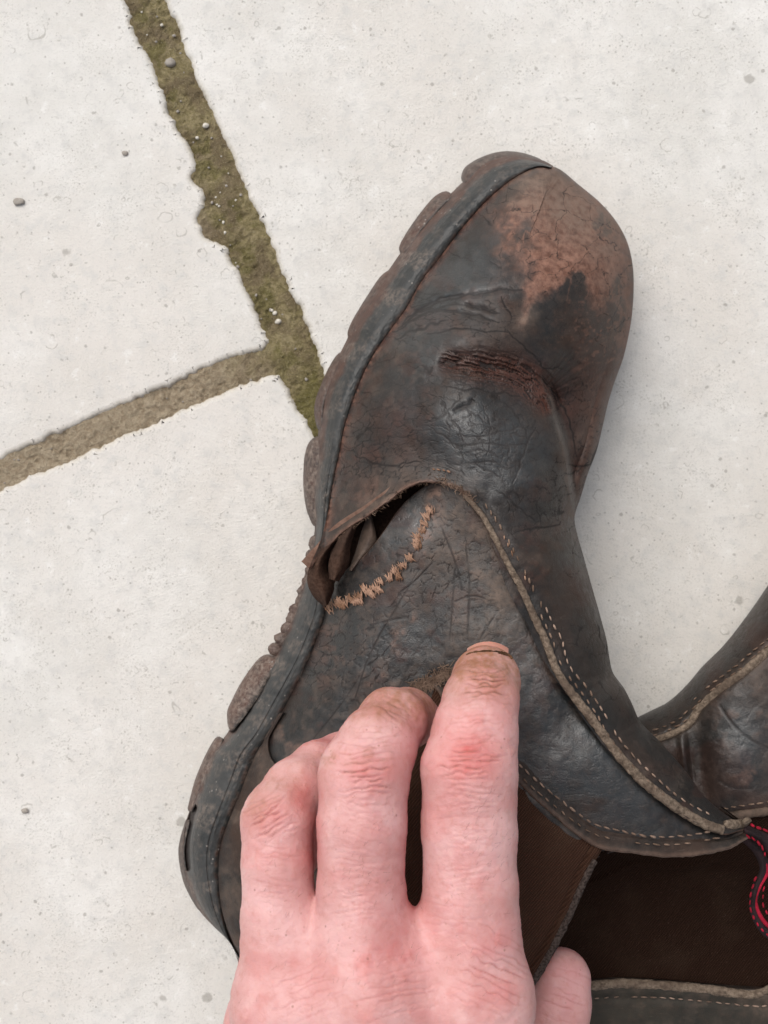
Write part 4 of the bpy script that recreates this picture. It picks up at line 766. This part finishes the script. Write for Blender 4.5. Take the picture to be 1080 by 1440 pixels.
stitches('stitching', [(790, 1401), (833, 1404), (870, 1402), (930, 1403), (1000, 1409), (1070, 1415), (1090, 1412)], 13, 9, 1.4, lambda x, y: zb2(x, y, 2.2), MAT['thread'], boot2, .05, 44, 0)
edge_strip('seam_edge', SEAM2[::6], [7, 7, 6.5, 6.5, 6, 5, 4], lambda x, y: zb2(x, y, -.2), MAT['raw'], boot2, .6, 45)
# overlapping vamp strip above the seam
so = off(SEAM2, 7 if off(SEAM2, 7)[30, 1] < SEAM2[30, 1] else -7); so2 = off(SEAM2, 14 if off(SEAM2, 14)[30, 1] < SEAM2[30, 1] else -14)
stitches('stitching', so.tolist()[::6], 12, 9, 1.5, lambda x, y: zb2(x, y, 1.0), MAT['thread_dark'], boot2, .1, 46)
stitches('stitching', so2.tolist()[::6], 12, 9, 1.6, lambda x, y: zb2(x, y, .8), MAT['thread_dark'], boot2, .15, 47)
edge_strip('trim_edge', TRIM2[::4], [4, 6, 6.5, 6.5, 6], lambda x, y: zb2(x, y, 1.5), MAT['leather_g'], boot2, .7, 48)
stitches('stitching', [(1020, 1137), (1050, 1132), (1085, 1128), (1150, 1126)], 13, 10, 1.7, lambda x, y: zb2(x, y, 1.6), MAT['thread_dark'], boot2, 0, 49)

# ------------------------------------------------------------------ hand: one implicit surface
J = lambda x, y, z, r: np.array([*P(float(x), float(y), z/1000.), r*S(z/1000.)])
prims = []
def chain(js, k=.0016):
    for a, b in zip(js[:-1], js[1:]): prims.append((a, b, k))
MC = dict(i=J(668, 1408, 132, 74), m=J(520, 1400, 136, 74), r=J(408, 1412, 130, 74), l=J(378, 1440, 118, 56))
chain([MC['i'], J(661, 1250, 131, 66), J(660, 1165, 130, 66), J(660, 1082, 130, 67), J(668, 1030, 126, 59), J(676, 985, 119, 52), J(683, 957, 110, 47), J(686, 948, 101, 41)])
chain([MC['m'], J(507, 1250, 133, 61), J(509, 1160, 133, 62), J(512, 1090, 131, 63), J(530, 1050, 126, 55), J(552, 1016, 117, 48), J(572, 1010, 104, 42), J(584, 1012, 96, 36)])
chain([MC['r'], J(394, 1290, 128, 54), J(390, 1220, 127, 49), J(391, 1152, 124, 51), J(415, 1110, 117, 43), J(446, 1082, 108, 38), J(480, 1066, 98, 35), J(500, 1062, 92, 32)])
chain([MC['l'], J(392, 1300, 110, 42), J(396, 1225, 104, 40), J(425, 1185, 96, 36), J(455, 1165, 88, 32)])
chain([J(788, 1376, 72, 42), J(784, 1410, 74, 46), J(772, 1500, 80, 54), J(720, 1640, 100, 78), J(630, 1790, 122, 100)])
palm = [(MC['i'], J(600, 1760, 142, 96)), (MC['m'], J(540, 1760, 146, 98)), (MC['r'], J(480, 1770, 142, 96)), (MC['l'], J(430, 1780, 132, 84)), (MC['i'], MC['m']), (MC['m'], MC['r']), (J(530, 1770, 142, 120), J(560, 1830, 140, 115)),
        (J(408, 1330, 129, 46), J(508, 1325, 132, 48)), (J(508, 1332, 133, 50), J(662, 1338, 131, 52)), (J(600, 1500, 130, 100), J(470, 1500, 130, 100)), (J(540, 1780, 142, 112), J(560, 2150, 175, 120))]
for a, b in palm: prims.append((a, b, .0055))
def sd_cone(p, a, b):
    r1, r2 = a[3], b[3]; ba = b[:3]-a[:3]; l2 = ba@ba; rr_ = r1-r2; a2 = l2-rr_*rr_
    if a2 <= 1e-9:
        q, r_ = (a, r1) if r1 > r2 else (b, r2); return np.linalg.norm(p-q[:3], axis=-1)-r_
    il2 = 1/l2; pa = p-a[:3]; y = pa@ba; z = y-l2
    x2 = ((pa*l2-y[..., None]*ba)**2).sum(-1); y2 = y*y*l2; z2_ = z*z*l2; k = np.sign(rr_)*rr_*rr_*x2
    c1 = np.sign(z)*a2*z2_ > k; c2 = np.sign(y)*a2*y2 < k
    return np.where(c1, np.sqrt(x2+z2_)*il2-r2, np.where(c2, np.sqrt(x2+y2)*il2-r1, (np.sqrt(x2*a2*il2)+y*rr_)*il2-r1))
def field(p):
    d = np.full(p.shape[:-1], .03)
    for a, b, k in prims: d = smin(d, sd_cone(p, a, b), k)
    return d
lo = np.array([1e9]*3); hi = -lo
for a, b, k in prims:
    for q in (a, b): lo = np.minimum(lo, q[:3]-q[3]-.003); hi = np.maximum(hi, q[:3]+q[3]+.003)
hs_ = .00072; nn = np.ceil((hi-lo)/hs_).astype(int)+1
ax = [lo[i]+hs_*np.arange(nn[i]) for i in range(3)]
D = np.full(tuple(nn), .03, np.float64)
for a, b, k in prims:
    m_ = k+.004; l_ = np.minimum(a[:3]-a[3], b[:3]-b[3])-m_; h_ = np.maximum(a[:3]+a[3], b[:3]+b[3])+m_
    i0 = np.clip(((l_-lo)/hs_).astype(int), 0, nn); i1 = np.clip(((h_-lo)/hs_).astype(int)+2, 0, nn)
    sl = tuple(slice(i0[i], i1[i]) for i in range(3)); p = np.stack(np.meshgrid(*[ax[i][sl[i]] for i in range(3)], indexing='ij'), -1)
    D[sl] = smin(D[sl], sd_cone(p, a, b), k)
def surface_nets(D):
    ins = D < 0; c = np.zeros(tuple(s-1 for s in D.shape), np.int8); cor = [(i, j, k) for i in (0, 1) for j in (0, 1) for k in (0, 1)]
    sl = lambda o: tuple(slice(o[i], D.shape[i]-1+o[i]) for i in range(3))
    for o in cor: c += ins[sl(o)]
    act = (c > 0) & (c < 8); idx = np.full(c.shape, -1, np.int64); ijk = np.argwhere(act); idx[act] = np.arange(len(ijk))
    acc = np.zeros((len(ijk), 3)); cnt = np.zeros(len(ijk))
    for o1 in cor:
        for a_ in range(3):
            if o1[a_]: continue
            o2 = list(o1); o2[a_] = 1
            d1 = D[tuple((ijk+o1).T)]; d2_ = D[tuple((ijk+o2).T)]; cr = (d1 < 0) != (d2_ < 0); t = np.where(cr, d1/(d1-d2_+1e-20), 0)
            pt = np.array(o1, float)[None]+0*acc; pt[:, a_] = t; acc[cr] += pt[cr]; cnt[cr] += 1
    V = ijk+acc/cnt[:, None]; F = []
    for a_ in range(3):
        b_, c_ = (a_+1) % 3, (a_+2) % 3; o2 = [0, 0, 0]; o2[a_] = 1
        s1 = tuple(slice(0, D.shape[i]-o2[i]) for i in range(3)); s2_ = tuple(slice(o2[i], D.shape[i]) for i in range(3))
        cr = ins[s1] != ins[s2_]; e = np.argwhere(cr); e = e[(e[:, b_] > 0) & (e[:, c_] > 0)]; f = ins[tuple(e.T)]
        def at(db, dc): q = e.copy(); q[:, b_] -= db; q[:, c_] -= dc; return idx[tuple(q.T)]
        qd = np.stack([at(0, 0), at(1, 0), at(1, 1), at(0, 1)], -1); qd[~f] = qd[~f][:, ::-1]; F.append(qd)
    return V, np.concatenate(F)
HV, HF = surface_nets(D); HV = lo+HV*hs_
# refine once (catmull-like split) so that skin folds can be shaped, then snap to the surface
def subdivide(V, F):
    e = np.concatenate([F[:, [i, (i+1) % 4]] for i in range(4)]); es = np.sort(e, 1); u, inv = np.unique(es[:, 0]*len(V)+es[:, 1], return_inverse=True)
    ev = np.stack([u//len(V), u % len(V)], -1); EM = V[ev].mean(1); FM = V[F].mean(1); n0 = len(V); n1 = n0+len(EM); ei = inv.reshape(4, -1).T+n0; fi = np.arange(len(F))+n1
    NF = np.concatenate([np.stack([F[:, i], ei[:, i], fi, ei[:, i-1]], -1) for i in range(4)]); return np.concatenate([V, EM, FM]), NF
def gradf(p, h=.0002):
    g = np.stack([field(p+np.eye(3)[i]*h)-field(p-np.eye(3)[i]*h) for i in range(3)], -1); return g/(np.linalg.norm(g, axis=-1, keepdims=True)+1e-12)
HV, HF = subdivide(HV, HF)
N_ = gradf(HV); HV = HV-N_*field(HV)[:, None]
f_ = H/(H-HV[:, 2]); hx = HV[:, 0]*f_/K+540; hy = 720-HV[:, 1]*f_/K; up = sstep(-.05, .4, N_[:, 2])
# skin folds across the knuckles, tendons, veins
dz = np.zeros(len(HV)); redt = np.zeros(len(HV)); dirt = np.zeros(len(HV)); fold = np.zeros(len(HV))
def folds(cx, cy, wx, wy, ang, n, sp, amp, seed, curve=0., red=.5):
    global dz, redt, fold
    a = math.radians(ang); x = (hx-cx)*math.cos(a)+(hy-cy)*math.sin(a); y = -(hx-cx)*math.sin(a)+(hy-cy)*math.cos(a); r = random.Random(seed)
    for i in range(n):
        o = (i-(n-1)/2)*sp+r.uniform(-.25, .25)*sp; w_ = wx*r.uniform(.55, 1.05); x0 = r.uniform(-.2, .2)*wx; c_ = curve*(o/(n*sp*.5+1e-6))
        l = y-o-c_*((x/wx)**2)*14-5*(vn(x/13+seed, x*0+i*3.3, seed)-.5)*1.3
        g = np.exp(-(l/1.25)**2)*sstep(w_, w_*.55, np.abs(x-x0))*np.exp(-(o/wy)**2)*(.6+.6*r.random())*up
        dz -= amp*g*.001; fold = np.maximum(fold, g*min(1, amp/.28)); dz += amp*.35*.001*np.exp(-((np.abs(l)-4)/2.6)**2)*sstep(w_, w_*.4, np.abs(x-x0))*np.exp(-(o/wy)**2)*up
    redt = np.maximum(redt, red*np.exp(-(x/(wx*.8))**2-(y/(wy*.9))**2)*up)
folds(658, 1072, 52, 34, 0, 11, 8, .40, 1, .8, .85); folds(682, 962, 40, 24, 0, 9, 5.5, .30, 2, .8, .25)
folds(510, 1086, 46, 34, -6, 10, 8.5, .36, 3, .7, .55); folds(552, 1000, 38, 20, 30, 5, 7, .16, 4, .4, .3)
folds(378, 1150, 44, 26, -28, 9, 7.5, .32, 5, .6, .6); folds(655, 1150, 58, 30, 0, 5, 11, .10, 6, .3, .1)
folds(520, 1175, 46, 40, 20, 6, 13, .10, 7, .2, .1); folds(700, 1370, 70, 60, 25, 10, 11, .22, 8, .4, .2); folds(560, 1390, 80, 50, -12, 10, 10, .13, 9, .3, .25); folds(430, 1390, 60, 45, -22, 9, 10, .13, 10, .3, .25)
for j_, (a_, b_, w_) in enumerate(((672, 1020, 46), (664, 1120, 54), (660, 1180, 56), (655, 1230, 56), (508, 1140, 46), (506, 1220, 48), (505, 1270, 46), (388, 1200, 40), (390, 1250, 42), (530, 1045, 44))): folds(a_, b_, w_, 26, (-6, 4, 8)[j_ % 3], 7, 7.5, .11, 40+j_, .5, .06)
folds(640, 1290, 60, 30, 5, 5, 12, .09, 12, .3, .1); folds(795, 1400, 40, 40, 20, 6, 13, .18, 13, .2, .35)
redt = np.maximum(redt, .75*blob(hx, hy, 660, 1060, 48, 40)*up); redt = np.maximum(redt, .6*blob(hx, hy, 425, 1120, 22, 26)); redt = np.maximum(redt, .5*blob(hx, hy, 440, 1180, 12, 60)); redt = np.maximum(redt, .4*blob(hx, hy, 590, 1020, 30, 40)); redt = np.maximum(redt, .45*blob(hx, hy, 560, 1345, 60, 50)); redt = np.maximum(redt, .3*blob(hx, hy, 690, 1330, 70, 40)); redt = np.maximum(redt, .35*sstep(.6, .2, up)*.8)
gn = fbm(hx/40, hy/40, 301, 4); gm = fbm(hx/9, hy/9, 303, 4); redt = np.clip(redt*(.45+.8*gn)*(.75+.5*gm)+.14*sstep(.5, .7, gn), 0, 1)
tip = .95*sstep(1010, 925, hy)*(hx > 610)+.75*sstep(1045, 985, hy)*(hx < 612)*(hx > 490)+.3*blob(hx, hy, 400, 1100, 60, 30, -30)+.35*blob(hx, hy, 360, 1140, 20, 30)
dirt = np.clip(tip*(.5+gm), 0, 1)+.25*sstep(.55, .7, gm)*blob(hx, hy, 520, 1060, 50, 20)+.5*sstep(.5, .62, gm)*blob(hx, hy, 468, 1068, 18, 8)+.7*blob(hx, hy, 688, 914, 34, 4)+.55*np.clip(fold, 0, 1)*sstep(.45, .6, gm)*(hy < 1110)
dz += .00026*(gm-.5)+.0006*(gn-.5)
# tendons and veins on the back of the hand
for c, a_ in (([(505, 1300), (515, 1360), (528, 1440)], .5), ([(655, 1300), (660, 1360), (650, 1440)], .5), ([(440, 1330), (450, 1400), (470, 1460)], .35)):
    dz += a_*.001*np.exp(-(dist(hx, hy, spl(c, 20))/24)**2)*up
HV = HV+N_*dz[:, None]
hand = root('hand', 'bare left hand with dirty fingertips gripping the side of the torn boot', 'hand', tuple(P(540., 1300., 0.09)))
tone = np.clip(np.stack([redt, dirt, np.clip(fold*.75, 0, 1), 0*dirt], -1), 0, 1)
mesh('skin', HV, HF, MAT['skin'], hand, {'tone': tone})
# nail of the index finger, seen along its plate, with dirt under its rim
un, vn_ = np.meshgrid(np.linspace(-1, 1, 40), np.linspace(0, 1, 24), indexing='ij')
cx_, cy_ = 686+30*np.sin(un*1.15)/np.sin(1.15), 0
nx_ = 686+29*un; ny_ = 917-15*vn_*np.sqrt(np.clip(1-.55*un**2, 0, 1))+5*un**2; nz_ = 111.5-2.2*un**2-7.5*vn_**1.3
N1 = P(nx_, ny_, nz_/1000); N2 = P(nx_, ny_+1.5, (nz_-1.0)/1000)
grid('fingernail', np.concatenate([N1, N2[:, ::-1]], 1), MAT['nail'], hand, None, cv=True)
# short dark hairs on the finger backs
from mathutils.bvhtree import BVHTree
bv = BVHTree.FromPolygons([tuple(v) for v in HV.tolist()], HF.tolist()); rr = random.Random(9); VV = []; FF = []; o = 0
def onhand(c):
    o_ = []
    for x_, y_ in c:
        q = P(x_, y_, 0.0); hit = bv.ray_cast(Vector((0, 0, H)), (Vector(q)-Vector((0, 0, H))).normalized(), 1)
        if hit[0] is not None: o_.append(np.array(hit[0])+np.array(hit[1])*.0001)
    return np.array(o_)
for c_, r_ in (([(656, 921), (664, 918), (676, 916.5), (690, 916), (704, 917.5), (716, 921)], 1.3), ([(700, 918), (708, 920), (716, 923), (719, 927)], 2.4)):
    dc = onhand(spl(c_, 40)); n_ = len(dc); grid('nail_dirt', tube_pts(dc, r_*S(.11)*(.5+vn(np.arange(n_)/3., np.zeros(n_), 5)), 6, .6), MAT['dirt'], hand, None, cv=True)
for i in range(190):
    k = rr.choice([(690, 1190, 26, 44), (690, 1160, 24, 50), (505, 1180, 36, 44), (500, 1235, 30, 22), (385, 1225, 26, 34), (640, 1330, 60, 40), (460, 1370, 60, 30)])
    x0, y0 = rr.gauss(k[0], k[2]), rr.gauss(k[1], k[3]); a = rr.gauss(math.radians(-58), .35); L = rr.uniform(5, 11); pts = []
    for s in np.linspace(0, 1, 5):
        q = P(x0+L*s*math.cos(a), y0+L*s*math.sin(a), 0.0); d_ = Vector(q)-Vector((0, 0, H)); hit = bv.ray_cast(Vector((0, 0, H)), d_.normalized(), 1)
        if hit[0] is None: break
        pts.append(np.array(hit[0])+np.array(hit[1])*(.00005+.00035*s))
    if len(pts) < 5 or np.abs(np.diff(np.array(pts)[:, 2])).max() > .0012: continue
    G = tube_pts(np.array(pts), .000022*np.linspace(1, .4, 5), 3); VV.append(G.reshape(-1, 3)); FF.append(gridf(5, 3, False, True)+o); o += 15
if VV: mesh('hair', np.concatenate(VV), np.concatenate(FF), MAT['hair'], hand)['kind'] = 'stuff'
